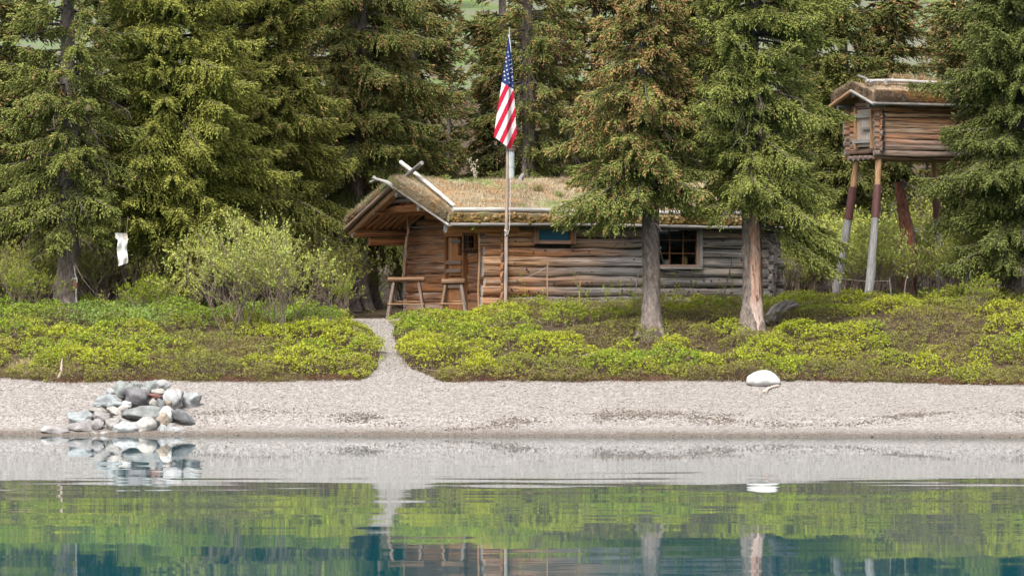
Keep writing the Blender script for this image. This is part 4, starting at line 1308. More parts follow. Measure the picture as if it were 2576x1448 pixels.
# ------------------------------------------------------------------ willows
def willow(seed, H, spread, nstem, leafn, leafsz, bases=((0, 0),), leafcols=(LEAF_Y, LEAF_G), barkc=(.20, .15, .12), lean_y=.6):
    rng = np.random.default_rng(seed)
    st = MB(); LC_, LA, LB, LCc = [], [], [], []

    def grow(p, d, L, r, depth):
        k = 4
        pts = [p]
        for j in range(k):
            d = unit(d + rng.normal(0, .13, 3) + np.array([0, 0, .05]))
            pts.append(pts[-1] + d * L / k)
        pts = np.array(pts)
        st.tube(pts, np.linspace(r, r * .55, k + 1), np.array(barkc) * rng.uniform(.7, 1.5), 3 if r < .008 else 5, cap=False, seed=int(rng.integers(1, 99)))
        if depth == 0:
            n = rng.poisson(leafn)
            if n:
                t = rng.uniform(.15, 1.05, n) * k
                i = np.minimum(t.astype(int), k - 1); f = (t - i)[:, None]
                c = pts[i] * (1 - f) + pts[i + 1] * f
                a = unit(rng.normal(0, .7, (n, 3)) + d * .6 + np.array([0, 0, .35]))
                c = c + a * leafsz
                b = unit(np.cross(a, rng.normal(0, 1, (n, 3))))
                s = leafsz * rng.uniform(.6, 1.2, n)[:, None]
                LC_.append(c); LA.append(a * s); LB.append(b * s * .45)
                mx_ = rng.random()
                LCc.append((leafcols[0] * mx_ + leafcols[1] * (1 - mx_)) * rng.uniform(.75, 1.25, n)[:, None])
            return
        nc = rng.integers(3, 5)
        for j in range(nc):
            i = rng.integers(2, k + 1) if j else k
            nd = unit(d * .9 + rng.normal(0, .42, 3) * np.array([1, lean_y, .7]) + np.array([0, 0, .12]))
            grow(pts[i], nd, L * rng.uniform(.55, .85), r * .6, depth - 1)
    for s in range(nstem):
        bx, by = bases[s % len(bases)]
        a = rng.uniform(0, 6.28); sp = spread * rng.random() ** .7
        d = unit(np.array([math.cos(a) * sp, math.sin(a) * sp * lean_y, 1.0]))
        grow(np.array([bx + rng.normal(0, .05), by + rng.normal(0, .05), -.05]), d, H * rng.uniform(.36, .50), H * .0075 * rng.uniform(.6, 1.3), 3)
    lf = MB()
    lf.add(*leaf_cards(np.concatenate(LC_), np.concatenate(LA), np.concatenate(LB), np.concatenate(LCc)))
    return st, lf


WY = np.array([.46, .46, .10]); WG = np.array([.32, .39, .09])
# the big light-green willow left of the path
D = 94.6
xb = (590 - 1287.5) * D / F
wb = (xb, D, float(height(xb, D)))
wr = empty("willow_shrub", wb, "large airy willow shrub with light green leaves and bare grey brown stems, left of the path", "shrub", 'single willow shrubs')
wr['label'] = "large airy light green willow shrub with bare lower stems left of the path"
st, lf = willow(61, 1.95, .80, 24, 12.0, .028, ((-.1, 0), (.15, .1), (.85, .05), (.95, -.1), (.3, .4)), (WY, WG))
st.build("stems", M_twig, wr); lf.build("foliage", M_leaf, wr)
# smaller single shrubs
for (px, D, H, sp, ns, ln, seed, lab) in (
    (370, 97.2, .75, 1.0, 16, 7, 62, "rounded leafy shrub with dense small leaves left of the large willow"),
    (845, 96.3, 1.0, .7, 8, 4, 63, "thin upright willow shrub between the large willow and the thick dark trunk"),
    (2470, 94.8, .85, .6, 7, 4, 64, "upright yellow green sapling before the far right spruce"),
    (60, 97.3, 1.0, .9, 14, 5, 65, "olive green bush at the left edge in front of the thick trunk"),
):
    x = (px - 1287.5) * D / F
    r = empty("shrub", (x, D, float(height(x, D))), lab, "shrub", 'single willow shrubs')
    st, lf = willow(seed, H, sp, ns, ln, .021, ((0, 0), (.15, .1), (-.15, 0)), (LEAF_Y * .8, LEAF_G * .8))
    st.build("stems", M_twig, r); lf.build("foliage", M_leaf, r)

# thickets: one mass nobody could count, left and right of the cabin and behind it
protos = []
for s in range(4):
    st, lf = willow(70 + s, 1.5, .8, 7, 6.0, .034, ((0, 0), (.15, .1)), (WY * .85, WG * .95), (.20, .15, .125))
    protos.append((st, lf))


def thicket(name, label, spots, leaf_keep, tint, seed):
    rng = np.random.default_rng(seed)
    sb, lb = MB(), MB()
    for (x, y, sc) in spots:
        st, lf = protos[rng.integers(0, 4)]
        a = rng.uniform(0, 6.28); c, s = math.cos(a), math.sin(a)
        Rm = np.array([[c, -s, 0], [s, c, 0], [0, 0, 1]]) * sc
        off = np.array([x, y, float(height(x, y))])
        for V, Cc, lc in zip(st.v, st.c, st.lc): pass
        V = np.concatenate(st.v) @ Rm.T + off
        fs = {}
        for fa, mi in st.f: fs.setdefault(fa.shape[1], []).append(fa)
        sb.add(V, [np.concatenate(v) for v in fs.values()], np.concatenate(st.c) * rng.uniform(.8, 1.3), 1)
        V = lf.v[0].reshape(-1, 4, 3); kp = rng.random(len(V)) < leaf_keep(x, y)
        V = (V[kp].reshape(-1, 3)) @ Rm.T + off
        cc = lf.c[0].reshape(-1, 4, 3)[kp].reshape(-1, 3) * tint * rng.uniform(.75, 1.2)
        q = np.arange(len(V)).reshape(-1, 4)
        sb.add(V, q, cc, 0)
    o = sb.build(name, [M_leaf, M_twig])
    tag(o, label, "thicket", kind='stuff')


rng = np.random.default_rng(81)
sp = []
while len(sp) < 90:
    px = rng.uniform(1930, 2700); D = rng.uniform(98.5, 112)
    x = (px - 1287.5) * D / F
    u, v = cab_uv(x, D)
    if u < 6.6 and v < 5: continue
    sp.append((x, D, rng.uniform(.6, 1.0) * (1 + .03 * (D - 98))))
thicket("willow_thicket", "fresh green willow thicket under and around the raised cache", sp, lambda x, y: .95, np.array([1.1, 1.12, 1.0]), 82)
sp = []
while len(sp) < 66:
    px = rng.uniform(-140, 860); D = rng.uniform(99, 111)
    x = (px - 1287.5) * D / F
    sp.append((x, D, rng.uniform(.75, 1.15) * (1 + .025 * (D - 98))))
for k in range(30):
    px = rng.choice([rng.uniform(350, 450), rng.uniform(195, 262), rng.uniform(-60, 120)]); D = rng.uniform(98.8, 101)
    sp.append(((px - 1287.5) * D / F, D, rng.uniform(.6, .95)))
thicket("willow_thicket", "twiggy brownish green thicket between the left tree trunks", sp, lambda x, y: .75, np.array([.95, .9, .85]), 83)
sp = []
for k in range(26):
    x = rng.uniform(-4, 6.5); yv = rng.uniform(106, 113)
    u, v = cab_uv(x, yv)
    if v > 5.2: sp.append((x, yv, rng.uniform(.5, .8)))
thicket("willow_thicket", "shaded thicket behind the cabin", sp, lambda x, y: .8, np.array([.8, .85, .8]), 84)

# sparse leafy sprigs rising before the long wall
mb = MB()
for k in range(26):
    px = rng.uniform(1290, 1900); D = rng.uniform(96.2, 97.6)
    x = (px - 1287.5) * D / F; z0_ = float(height(x, D)); Hh = rng.uniform(.35, .85)
    t = np.linspace(0, 1, 6)[:, None]
    c = np.array([x, D, z0_]) + np.array([rng.normal(0, .15), 0, Hh]) * t + np.array([1, 0, 0]) * .05 * np.sin(t * 4 + k)
    mb.tube(c, np.linspace(.006, .002, 6), np.array([.22, .15, .11]), 3, 1, cap=False)
    n = 34
    f = rng.uniform(.35, 1.05, n); i = np.minimum((f * 5).astype(int), 4); ff = (f * 5 - i)[:, None]
    cc = c[i] * (1 - ff) + c[np.minimum(i + 1, 5)] * ff + rng.normal(0, .035, (n, 3))
    a = unit(rng.normal(0, 1, (n, 3))); b = unit(np.cross(a, rng.normal(0, 1, (n, 3))))
    mb.add(*leaf_cards(cc, a * .024, b * .013, mixc(LEAF_Y * .9, LEAF_G, rng.random(n))))
o = mb.build("leafy_sprigs", [M_leaf, M_twig]); tag(o, "thin leafy sprigs growing before the long cabin wall", "sprigs", kind='stuff')
# pale dry grass at the left foot of the bank
mb = MB()
for k in range(60):
    px = rng.uniform(20, 190); D = rng.uniform(91.3, 92.6)
    x = (px - 1287.5) * D / F
    tuft(mb, (x, D, float(height(x, D))), 22, rng.uniform(.12, .32), rng, np.array([.40, .33, .17]) * rng.uniform(.7, 1.1), spread=.7, wid=.004)
o = mb.build("dry_grass", M_grass); tag(o, "pale dry grass at the left end of the bank by the beach", "grass", kind='stuff')
# fresh low herbs between the left trunk and the willow
mb = MB(); n = 5000
px = rng.uniform(170, 480, n); D = rng.uniform(95.2, 98.6, n); x = (px - 1287.5) * D / F
C = np.stack([x, D, height(x, D) + rng.uniform(.03, .28, n)], 1)
nr = unit(np.array([0, -.3, .8]) + rng.normal(0, .5, (n, 3))); A = unit(np.cross(nr, rng.normal(0, 1, (n, 3)))); B = np.cross(nr, A)
s = rng.uniform(.018, .034, n)[:, None]
mb.add(*leaf_cards(C, A * s, B * s * .5, np.array([.20, .29, .06]) * rng.uniform(.6, 1.2, n)[:, None]))
o = mb.build("green_herbs", M_leaf); tag(o, "bright green herbs growing beside the thick left trunk", "herbs", kind='stuff')

# ------------------------------------------------------------------ beach pebbles
rng = np.random.default_rng(91)
n = 80000
x = rng.uniform(-13, 13, n); y = rng.uniform(85.0, 91.7, n)
ok = (y < edge_y(x) + .06) & (height(x, y) > -.04)
x, y = x[ok], y[ok]
n2 = 6500
y2 = rng.uniform(90.8, 100.5, n2); x2 = np.interp(y2, _py, _pc) + rng.uniform(-1, 1, n2) * np.interp(y2, _py, _pw)
x = np.concatenate([x, x2]); y = np.concatenate([y, y2])
n = len(x)
s = .007 + .010 * rng.beta(1.3, 4, n) * 1.6
big = rng.random(n) < .02; s[big] *= 1.7
big = (rng.random(n) < .05) & (height(x, y) < .09) & (x > 3); s[big] *= 2.3
fine_ = height(x, y) < .17 + .02 * np.sin(x * 1.3); s[fine_ & (rng.random(n) < .9)] *= .62
S = s[:, None] * np.stack([rng.uniform(.8, 1.5, n), rng.uniform(.8, 1.3, n), rng.uniform(.45, .8, n)], 1)
z = height(x, y) + S[:, 2] * rng.uniform(-.1, .7, n)
pal = np.array([[.46, .43, .40], [.53, .50, .465], [.40, .355, .32], [.57, .54, .51], [.48, .40, .35], [.33, .31, .30], [.50, .44, .38], [.20, .19, .18]])
ci = rng.choice(8, n, p=[.23, .21, .14, .15, .11, .06, .08, .02])
c = pal[ci] * .55 * rng.uniform(.86, 1.1, n)[:, None] * np.array([1.025, 1.0, .975])
wet = 1 - sst(.03, .10, z); c = c * (1 - .45 * wet)[:, None]
mb = MB(); V, Fc, cc = many_ico(np.stack([x, y, z], 1), S, rng.uniform(0, 6.28, n), c)
mb.add(V, Fc, cc)
o = mb.build("pebbles", M_peb); tag(o, "pale grey and pinkish pebbles covering the beach and the path", "pebbles", kind='stuff')
# dark drift debris in broken lines along the berm
n = 8000
x = rng.uniform(-6.6, 11, n)
y = 88.25 - .09 * x + .12 * np.sin(x * 1.1) + rng.normal(0, .20, n) - .35 * (vnoise(x * .8, x * 0, 95) - .3)
pk = sst(.44, .72, fbm(x * 1.1 + 3, y * 2.2, 96)) ** 1.3 * sst(-7, -4, x)
ok = rng.random(n) < pk * .9 + .04
x, y = x[ok], y[ok]; n = len(x)
C = np.stack([x, y, height(x, y) + .016], 1)
S = np.stack([rng.uniform(.008, .03, n), rng.uniform(.006, .018, n), rng.uniform(.004, .010, n)], 1)
mb = MB(); mb.add(*many_ico(C, S, rng.uniform(0, 6.28, n), np.array([.19, .15, .12]) * rng.uniform(.4, 1.5, n)[:, None]))
o = mb.build("shoreline_debris", M_peb); tag(o, "dark drift debris in broken lines along the beach berm", "debris", kind='stuff')


# ------------------------------------------------------------------ rocks
def rock(px, py, wpx, hpx, D, col, seed, label, tilt=0.0, group='rocks of the heap at the water', name="rock", mat=None, depth=.8, rough=.24, cuts=6, cat="rock", flat=False):
    rg = np.random.default_rng(seed)
    c = P(px, py, D); s = D / F
    V = ICO4_V.copy()
    for k in range(cuts):                                                # worn facets
        nn = unit(rg.normal(0, 1, 3)); dd = rg.uniform(.56, .86)
        t = V @ nn - dd
        V = V - np.where(t > 0, t, 0)[:, None] * nn * .85
    off = Vector((seed * 3.7, seed * 1.3, 0))
    nz = np.array([mnoise.fractal(Vector(v) * 1.1 + off, .9, 2.0, 3) for v in V])
    V = V * (1 + rough * nz)[:, None]
    if flat: V[:, 2] = np.where(V[:, 2] < 0, V[:, 2] * .45, V[:, 2])
    V = V / np.array([np.ptp(V[:, 0]), np.ptp(V[:, 1]), np.ptp(V[:, 2])]) 
    V = V * np.array([wpx * s, depth * .5 * (wpx + hpx) * s, hpx * s])
    ct, sn = math.cos(tilt), math.sin(tilt)
    V = np.stack([V[:, 0] * ct - V[:, 2] * sn, V[:, 1], V[:, 0] * sn + V[:, 2] * ct], 1)
    mid = (V.max(0) + V.min(0)) / 2
    V = V - mid
    bnd = vnoise(V[:, 2] * 9 + V[:, 0] * 4 + seed, V[:, 1] * 4 + seed, 3)
    C = np.asarray(col)[None] * (.88 + .24 * bnd)[:, None]
    mb = MB(); mb.add(V + c, ICO4_F, C, 0, V * .9 + seed * .61)
    return tag(mb.centred(name, mat or M_rock), label, cat, group)


GRN = (.30, .33, .31); PUR = (.24, .22, .235); BLU = (.37, .41, .425); PALEB = (.48, .51, .51); CRM = (.52, .47, .41); BEI = (.40, .36, .32); LGR = (.42, .415, .41); DGR = (.21, .215, .22); TANR = (.44, .32, .21); WHT = (.66, .65, .63); MAU = (.36, .32, .31); REDR = (.32, .10, .075); GGR = (.29, .31, .295)
K = .7637 / 2.6325                               # crop pixels to frame pixels
RK = [  # x, y, w, h (crop px), colour, tilt, label
    (960, 372, 70, 62, LGR, 0, "small pale rock tucked behind the striped green boulder at the upper left of the heap"),
    (1405, 287, 88, 46, CRM, 0, "pale cream stone on the very top of the rock heap"),
    (1190, 312, 84, 62, GRN, 0, "small grey green stone at the top beside the striped green boulder"),
    (1320, 318, 130, 92, GRN, 0, "mottled green grey rock near the top of the heap under the cream stone"),
    (1418, 330, 130, 92, LGR, 0, "smooth grey rock at the top right below the cream stone"),
    (1525, 352, 92, 60, TANR, 0, "flat tan stone at the upper right edge of the heap"),
    (1070, 360, 172, 156, GRN, .1, "large striped grey green boulder at the upper left of the heap"),
    (1250, 372, 110, 80, GGR, 0, "green grey stone between the striped boulder and the cream slab"),
    (1380, 375, 132, 62, CRM, -.1, "cream wedge shaped slab just above the red stone"),
    (1348, 412, 124, 54, REDR, -.15, "brick red stone near the top of the rock heap"),
    (1500, 442, 160, 172, LGR, 0, "large light grey boulder right of the red stone"),
    (1655, 455, 168, 142, PALEB, 0, "pale blue grey boulder lying rightmost on the gravel beside the heap"),
    (1345, 468, 92, 76, BEI, 0, "beige stone under the red stone"),
    (1402, 482, 68, 112, DGR, .25, "dark slate wedge standing right of the beige stone"),
    (1456, 480, 58, 66, TANR, 0, "little tan stone between the slate wedge and light grey boulder"),
    (1198, 418, 214, 164, PUR, 0, "big purplish grey boulder in the upper middle of the heap"),
    (955, 452, 216, 116, BLU, 0, "smooth oval blue grey rock left of the purplish boulder"),
    (1092, 482, 88, 62, WHT, .2, "whitish stone between the oval rock and the purplish boulder"),
    (838, 488, 84, 52, PALEB, 0, "small pale stone at the left under the oval blue grey rock"),
    (856, 534, 156, 62, BEI, -.2, "flat beige slab below the oval blue grey rock"),
    (1062, 535, 84, 86, CRM, 0, "round cream stone left of the long green grey boulder"),
    (998, 548, 150, 72, CRM, -.55, "slanted cream slab leaning down in the middle left of the heap"),
    (1232, 558, 312, 122, GGR, .06, "long green grey boulder spanning the middle of the heap"),
    (1590, 588, 215, 100, DGR, -.5, "dark grey slab slanting down at the right end of the heap"),
    (1456, 572, 128, 136, WHT, .3, "bright white boulder at the right of the long green grey one"),
    (1412, 614, 106, 120, TANR, .3, "orange tan stone below the bright white boulder"),
    (880, 592, 150, 90, MAU, -.2, "brownish grey rock right of the left oval blue stone"),
    (692, 596, 202, 102, BLU, 0, "blue grey oval rock at the left end of the heap"),
    (1060, 622, 160, 70, MAU, -.3, "dark brownish slab wedged under the slanted cream slab"),
    (770, 640, 112, 64, MAU, 0, "mauve grey stone below the left oval rock"),
    (1335, 640, 96, 110, DGR, 0, "dark grey block behind the big pale boulder at the waterline"),
    (982, 662, 132, 122, BEI, 0, "blocky beige boulder low in the middle of the heap"),
    (842, 662, 108, 104, MAU, 0, "rounded pale mauve boulder left of the blocky beige boulder"),
    (700, 682, 222, 92, MAU, 0, "wide brownish boulder at the low left of the heap"),
    (1482, 662, 62, 44, MAU, 0, "small mauve stone below the white boulder on the right"),
    (1252, 672, 202, 154, CRM, 0, "big pale cream boulder with dark foot at the waterline"),
    (1408, 702, 74, 92, PALEB, 0, "pale blue stone standing at the water right of the cream boulder"),
    (1522, 712, 170, 74, LGR, -.15, "light grey low rock at the right end of the waterline"),
    (1092, 692, 202, 122, PALEB, 0, "rounded blue white boulder at the waterline in front of the heap"),
    (822, 738, 78, 54, MAU, 0, "small pinkish stone at the waterline"),
    (906, 738, 92, 52, LGR, 0, "small flat grey stone in the water edge beside the pinkish one"),
    (672, 738, 132, 28, BEI, 0, "thin flat stone barely above the water at the left"),
    (480, 712, 225, 92, (.46, .41, .39), 0, "broad pinkish boulder half sunk at the water left of the heap"),
]
for q, (cx_, cy_, w_, h_, col, tl, lab) in enumerate(RK):
    D = 88.0 + max(0, (735 - cy_)) / 450 * 1.75
    if cx_ > 1560 and cy_ < 520: D = 89.4
    rock(cx_ * K, 1150 * .7637 + cy_ * K, w_ * K * 1.16, h_ * K * 1.22, D, (np.array(col) * .62 + np.mean(col) * .38 * np.array([1.02, 1.0, .97])) * .66, q + 1, lab, tl, depth=.95)
rock(1920, 952, 88, 44, 90.75, (.46, .45, .435), 77, "smooth white boulder lying alone on the beach at the foot of the bank", 0, None, "boulder", M_boulder, .95, .10, 0, "boulder", True)

# ------------------------------------------------------------------ flagpole and flag
def gz(px, D):
    x = (px - 1287.5) * D / F
    return np.array([x, D, float(height(x, D))])


DF = 97.4
fb_ = gz(1271, DF)
fp = MB()
a0 = fb_ + np.array([0, 0, -.1]); a1 = P(1276, 380, DF); a2 = P(1281.5, 70, DF)
t = np.linspace(0, 1, 20)[:, None]
fp.tube(a0 + (a1 - a0) * t, np.linspace(.040, .030, 20), mixc(np.array([.36, .25, .20]), GREY * 1.1, vnoise(t[:, 0] * 7, t[:, 0] * 0, 4)), 8, wob=.1, seed=4)
fp.tube(a1 + (a2 - a1) * t, np.linspace(.028, .014, 20), GREY * 1.1, 8, wob=.1, seed=5)
o = fp.centred("flagpole", M_pole, fb_); tag(o, "thin weathered wooden flagpole at the cabin's near corner", "flagpole")
# flag: folded drape with real thickness; ZC crop coordinates -> frame pixels
K5 = .7637 / 2.585


def ZC(X, Y): return (1480 * .7637 + X * K5, 60 * .7637 + Y * K5)


RED = np.array([.46, .012, .04]); WHITE = np.array([.62, .595, .60]); BLUE = np.array([.018, .038, .145])
Lx = lambda Y: np.interp(Y, [150, 200, 300, 420, 540, 700, 850, 1010], [497, 494, 482, 466, 446, 421, 397, 378])
Rx = lambda Y: np.interp(Y, [150, 200, 300, 420, 600, 760, 900, 1000, 1115], [508, 516, 527, 537, 547, 557, 566, 575, 560])
nr, nc = 230, 44
# rows slant with the hem: row parameter r runs down the drape, hem from (378,1010) via (520,1115) to (575,1000)
rws = np.linspace(0, 1, nr)
G = np.zeros((nr, nc, 3)); XY = np.zeros((nr, nc, 2))
for i, r in enumerate(rws):
    for j, c_ in enumerate(np.linspace(0, 1, nc)):
        hem = np.interp(c_, [0, .72, 1], [1010, 1116, 985])
        Yv = 150 + (hem - 150) * r
        yl = 150 + (1010 - 150) * r; yr = 150 + (985 - 150) * r
        Xv = Lx(yl) + (Rx(yr) - Lx(yl)) * c_
        XY[i, j] = (Xv, Yv)
        px, py = ZC(Xv, Yv)
        fold = .055 * r ** .6 * (math.sin(c_ * 7.5 + .6 + r * .8) + .4 * math.sin(c_ * 15 + 2))
        G[i, j] = P(px, py, DF - .10 + fold)
Xc = (XY[:-1, :-1] + XY[1:, 1:]) / 2


def flag_col(X, Y):
    # canton ends on a slanted seam; stripes run down and to the left
    if Y < 545 + (X - 446) * .62: return BLUE
    tt = (X - 446) * .905 + (Y - 545) * .425
    return WHITE if int(math.floor(tt / 38.5 + 5.0)) % 2 == 1 else RED


fl = MB()
fcol = np.array([[flag_col(*Xc[i, j]) for j in range(nc - 1)] for i in range(nr - 1)])
for sgn, off in ((1, 0.0), (-1, .006)):
    Gs = G + np.array([0, off, 0])
    quad = np.stack([Gs[:-1, :-1], Gs[:-1, 1:], Gs[1:, 1:], Gs[1:, :-1]], 2).reshape(-1, 3)
    q = np.arange(len(quad)).reshape(-1, 4)
    fl.add(quad, q if sgn < 0 else q[:, ::-1], np.repeat(fcol.reshape(-1, 3), 4, 0))
    # welded normals are not needed: the folds are broad
# the white heading by the pole
fl.tube([P(*ZC(503, 140), DF - .1), P(*ZC(516, 210), DF - .1), P(*ZC(524, 290), DF - .1)], [.012, .012, .006], WHITE, 6)
fo = fl.centred("flag", M_cloth, P(*ZC(505, 1010), DF), smooth=False)
tag(fo, "American flag hanging limp from the thin flagpole", "flag")
stv = MB()
stars = [(499, 292), (504, 325), (509, 360), (515, 397), (519, 432), (524, 467), (529, 503), (481, 373), (486, 408), (490, 443), (497, 478), (503, 513), (511, 550), (465, 457), (469, 490), (473, 525), (525, 357), (528, 392), (531, 427), (534, 462), (537, 497), (540, 532), (537, 577), (483, 340), (536, 440), (539, 510)]
for (sx, sy) in stars:
    r_ = 10.5 if sx < 522 else 8
    pts = []
    for k in range(10):
        a = -math.pi / 2 + k * math.pi / 5 + .15; rr_ = r_ if k % 2 == 0 else r_ * .42
        X_, Y_ = sx + math.cos(a) * rr_ * (1 if sx < 522 else .7), sy + math.sin(a) * rr_
        i = int(np.argmin(((XY - np.array([X_, Y_])) ** 2).sum(-1)))
        dep = G.reshape(-1, 3)[i, 1]
        px, py = ZC(X_, Y_)
        p_ = P(px, py, dep - .012)
        pts.append(p_)
    pts.append(np.mean(pts, 0))
    stv.add(np.array(pts), np.array([[k, (k + 1) % 10, 10] for k in range(10)]), WHITE)
so = stv.shifted(np.array(fo.location)).build("stars", M_cloth, fo, False)
# halyard
hy_ = MB()
q = [ZC(512, 140), ZC(522, 1110)]
rp_ = [P(*ZC(512, 100), DF - .04), P(*ZC(514, 300), DF + .05), P(1284, 300, DF + .05), P(1283, 376, DF - .0), P(1283.5, 470, DF - .06), P(1282, 545, DF - .07), P(1281, 575, DF - .07), P(1277, 590, DF - .07), P(1272, 585, DF - .05)]
hy_.tube(rp_, .006, (.62, .58, .55), 5)
hy_.tube([P(1268, 578, DF - .05), P(1273, 582, DF - .06), P(1276, 588, DF - .05), P(1270, 592, DF - .05)], .012, (.6, .57, .54), 6)
o = hy_.centred("halyard_rope", M_cloth); tag(o, "pale halyard rope tied around the flagpole below the flag", "rope")


# ------------------------------------------------------------------ sawhorse benches on the porch side
def bench(cx, D, z_top, L, ang, label, thick, wd, splay, col, seed, lone=()):
    x = (cx - 1287.5) * D / F
    zg = float(height(x, D))
    b = np.array([x, D, zg])
    r = empty("sawhorse", b, label, "sawhorse", 'sawhorses at the cabin door', rz=ang)
    h = z_top - zg
    tp = MB(); n = 12; t = np.linspace(-L / 2, L / 2, n)
    tp.tube(np.stack([t, 0 * t, h - thick * .5 + .008 * np.sin(t * 5)], 1), wd / 2, col, 12, wob=.10, seed=seed, capcol=TAN)
    # a split log: flatten the upper face
    for i in range(len(tp.v)):
        v = tp.v[i]; v[:, 2] = np.minimum((v[:, 2] - (h - thick * .5)) * (thick / wd) + (h - thick * .5), h)
    tp.build("top_plank", M_log, r)
    for su in (-1, 1):
        for sv in (-1, 1):
            lg = MB()
            p0 = np.array([su * L * .34, sv * wd * .22, h - thick]); p1 = np.array([su * (L * .34 + splay), sv * (wd * .22 + splay * .8), -.06])
            s_ = np.linspace(0, 1, 7)[:, None]
            lg.tube(p0 + (p1 - p0) * s_, .036, mixc(col * .9, GREY, rng.uniform(0, .6)), 8, wob=.14, seed=seed + su * 2 + sv, capcol=TAN)
            lg.build("leg", M_pole, r)
    rg_ = MB()
    for (sv, zf) in ((-1, .36), (1, .42)):
        f = 1 - zf
        rg_.tube([(-(L * .34 + splay * f) - .03, sv * (wd * .22 + splay * .8 * f) - .028 * sv * -1, h * zf), ((L * .34 + splay * f) + .03, sv * (wd * .22 + splay * .8 * f), h * zf)], .016, TAN * .7, 7, wob=.1, seed=seed)
    rg_.tube([(-(L * .34 + splay * .5), -(wd * .2 + splay * .45), h * .5), (-(L * .34 + splay * .5), (wd * .2 + splay * .45), h * .5)], .014, TAN * .7, 7, wob=.1, seed=seed)
    rg_.build("rung", M_pole, r)
    return r


rng = np.random.default_rng(131)
bench(1022, 99.6, P(0, 696, 99.6)[2], .74, R_(-4), "larger brown sawhorse with a long plank top at the cabin's back corner", .11, .24, .13, np.array([.17, .095, .05]), 3)
bench(1141, 98.6, P(0, 700, 98.6)[2], .46, R_(-8), "shorter sawhorse with a thick rough log top in front of the cabin door", .13, .22, .12, np.array([.22, .13, .075]), 9)

# ------------------------------------------------------------------ snag under the cache
D = 99.6
b = gz(2285, D)
sn = MB()
c = np.array([b + [0, 0, -.1], P(2290, 640, D), P(2285, 590, D), P(2275, 540, D), P(2264, 500, D), P(2258, 458, D)])
tt = np.linspace(0, 5, 26)
c = np.stack([np.interp(tt, range(6), c[:, k]) for k in range(3)], 1)
th_ = np.arange(14) * 2 * np.pi / 14
cc_ = mixc(np.array([.20, .075, .045]), np.array([.13, .105, .092]), sst(.38, .58, fbm(np.cos(th_)[None, :] * 1.6 + 0 * tt[:, None] + 4, np.sin(th_)[None, :] * 1.6 + tt[:, None] * .35, 4)))
sn.tube(c, np.interp(tt, [0, 2, 4, 5], [.17, .13, .115, .10]), cc_, 14, wob=.34, seed=8, capcol=PALE * .35)
for k in range(5):
    p0 = c[rng.integers(8, 24)]; d0 = unit(np.array([rng.choice([-1, 1]) * 1.0, -.4, rng.uniform(-.6, .3)])) * rng.uniform(.2, .5)
    sn.tube([p0, p0 + d0 * .6, p0 + d0 - np.array([0, 0, .1])], [.02, .013, .006], PALE * .7, 5)
sn.tube([P(2268, 480, D), P(2270, 462, D), P(2271, 450, D)], [.06, .05, .035], np.array([.15, .10, .085]), 7, wob=.3, seed=3)
o = sn.centred("dead_snag", M_bark, b); tag(o, "leaning reddish broken snag standing under the raised cache", "snag")
# ------------------------------------------------------------------ driftwood stump behind the scarred spruce
D = 95.6
st_ = MB()
rs_ = np.random.default_rng(15)
for k in range(16):                                                      # a weathered root plate: tapering splinters grown together
    f = k / 15
    p0 = P(1926 + 26 * f, 812 - 10 * f, D + .10 * rs_.normal()); p1 = P(1958 + 52 * f + rs_.normal(0, 3), 764 - 8 * math.sin(f * 3.1) + 14 * max(0, f - .6) + rs_.normal(0, 2), D + .1 * rs_.normal())
    tt = np.linspace(0, 1, 9)[:, None]
    st_.tube(p0 + (p1 - p0) * tt + np.array([0, 0, 1]) * .05 * np.sin(tt * 3.1), np.linspace(.07, .016, 9), mixc(np.array([.28, .23, .20]), GREY * 1.7, vnoise(tt[:, 0] * 3 + k * 5, tt[:, 0] * 0, 9)) * rs_.uniform(.6, 1.25), 7, wob=.35, seed=15 + k)
o = st_.centred("driftwood_stump", M_pole); tag(o, "grey weathered stump lying in the shrubs right of the scarred spruce", "stump")
# ------------------------------------------------------------------ things around the left trunks
D = 97.3
c0 = P(306, 625, D)
wc = MB()
nu_, nv_ = 12, 26
uu, vv = np.meshgrid(np.linspace(-1, 1, nu_), np.linspace(0, 1, nv_), indexing='ij')
wpx = np.interp(vv, [0, .12, .25, 1], [15, 16, 12.5, 12]); hem = 586 + (665 - 586) * vv + vv * uu * -4
px = 308 - 4 * (vv < .2) + uu * wpx + 1.5 * np.sin(vv * 9)
GX = (px - 1287.5) * D / F; GZ_ = CAMZ + (HZ - hem) * D / F; GY = D + .03 * np.sin(uu * 4 + vv * 5) + .02 * np.sin(vv * 14)
i = (np.arange(nu_ - 1)[:, None] * nv_ + np.arange(nv_ - 1)[None]).ravel(); q = np.stack([i, i + nv_, i + nv_ + 1, i + 1], 1)
ccl = mixc(np.array([.84, .80, .77]), np.array([.5, .4, .29]), .7 * ((vv < .3) & (uu > .1)))
for off, fl_ in ((0, False), (.03, True)):
    wc.add(np.stack([GX, GY + off, GZ_], -1).reshape(-1, 3), q[:, ::-1] if fl_ else q, ccl.reshape(-1, 3))
for px_ in (299, 318): wc.tube([P(px_, 590, D), P(px_ + 2, 566, D + .15), P(px_ + 4, 545, D + .5)], .004, (.2, .17, .14), 5)
o = wc.centred("hanging_cloth", M_cloth, P(308, 586, D)); tag(o, "white cloth hanging from branches between the two leftmost trunks", "cloth")
ds = MB(); D = 98.6
b = gz(318, D)
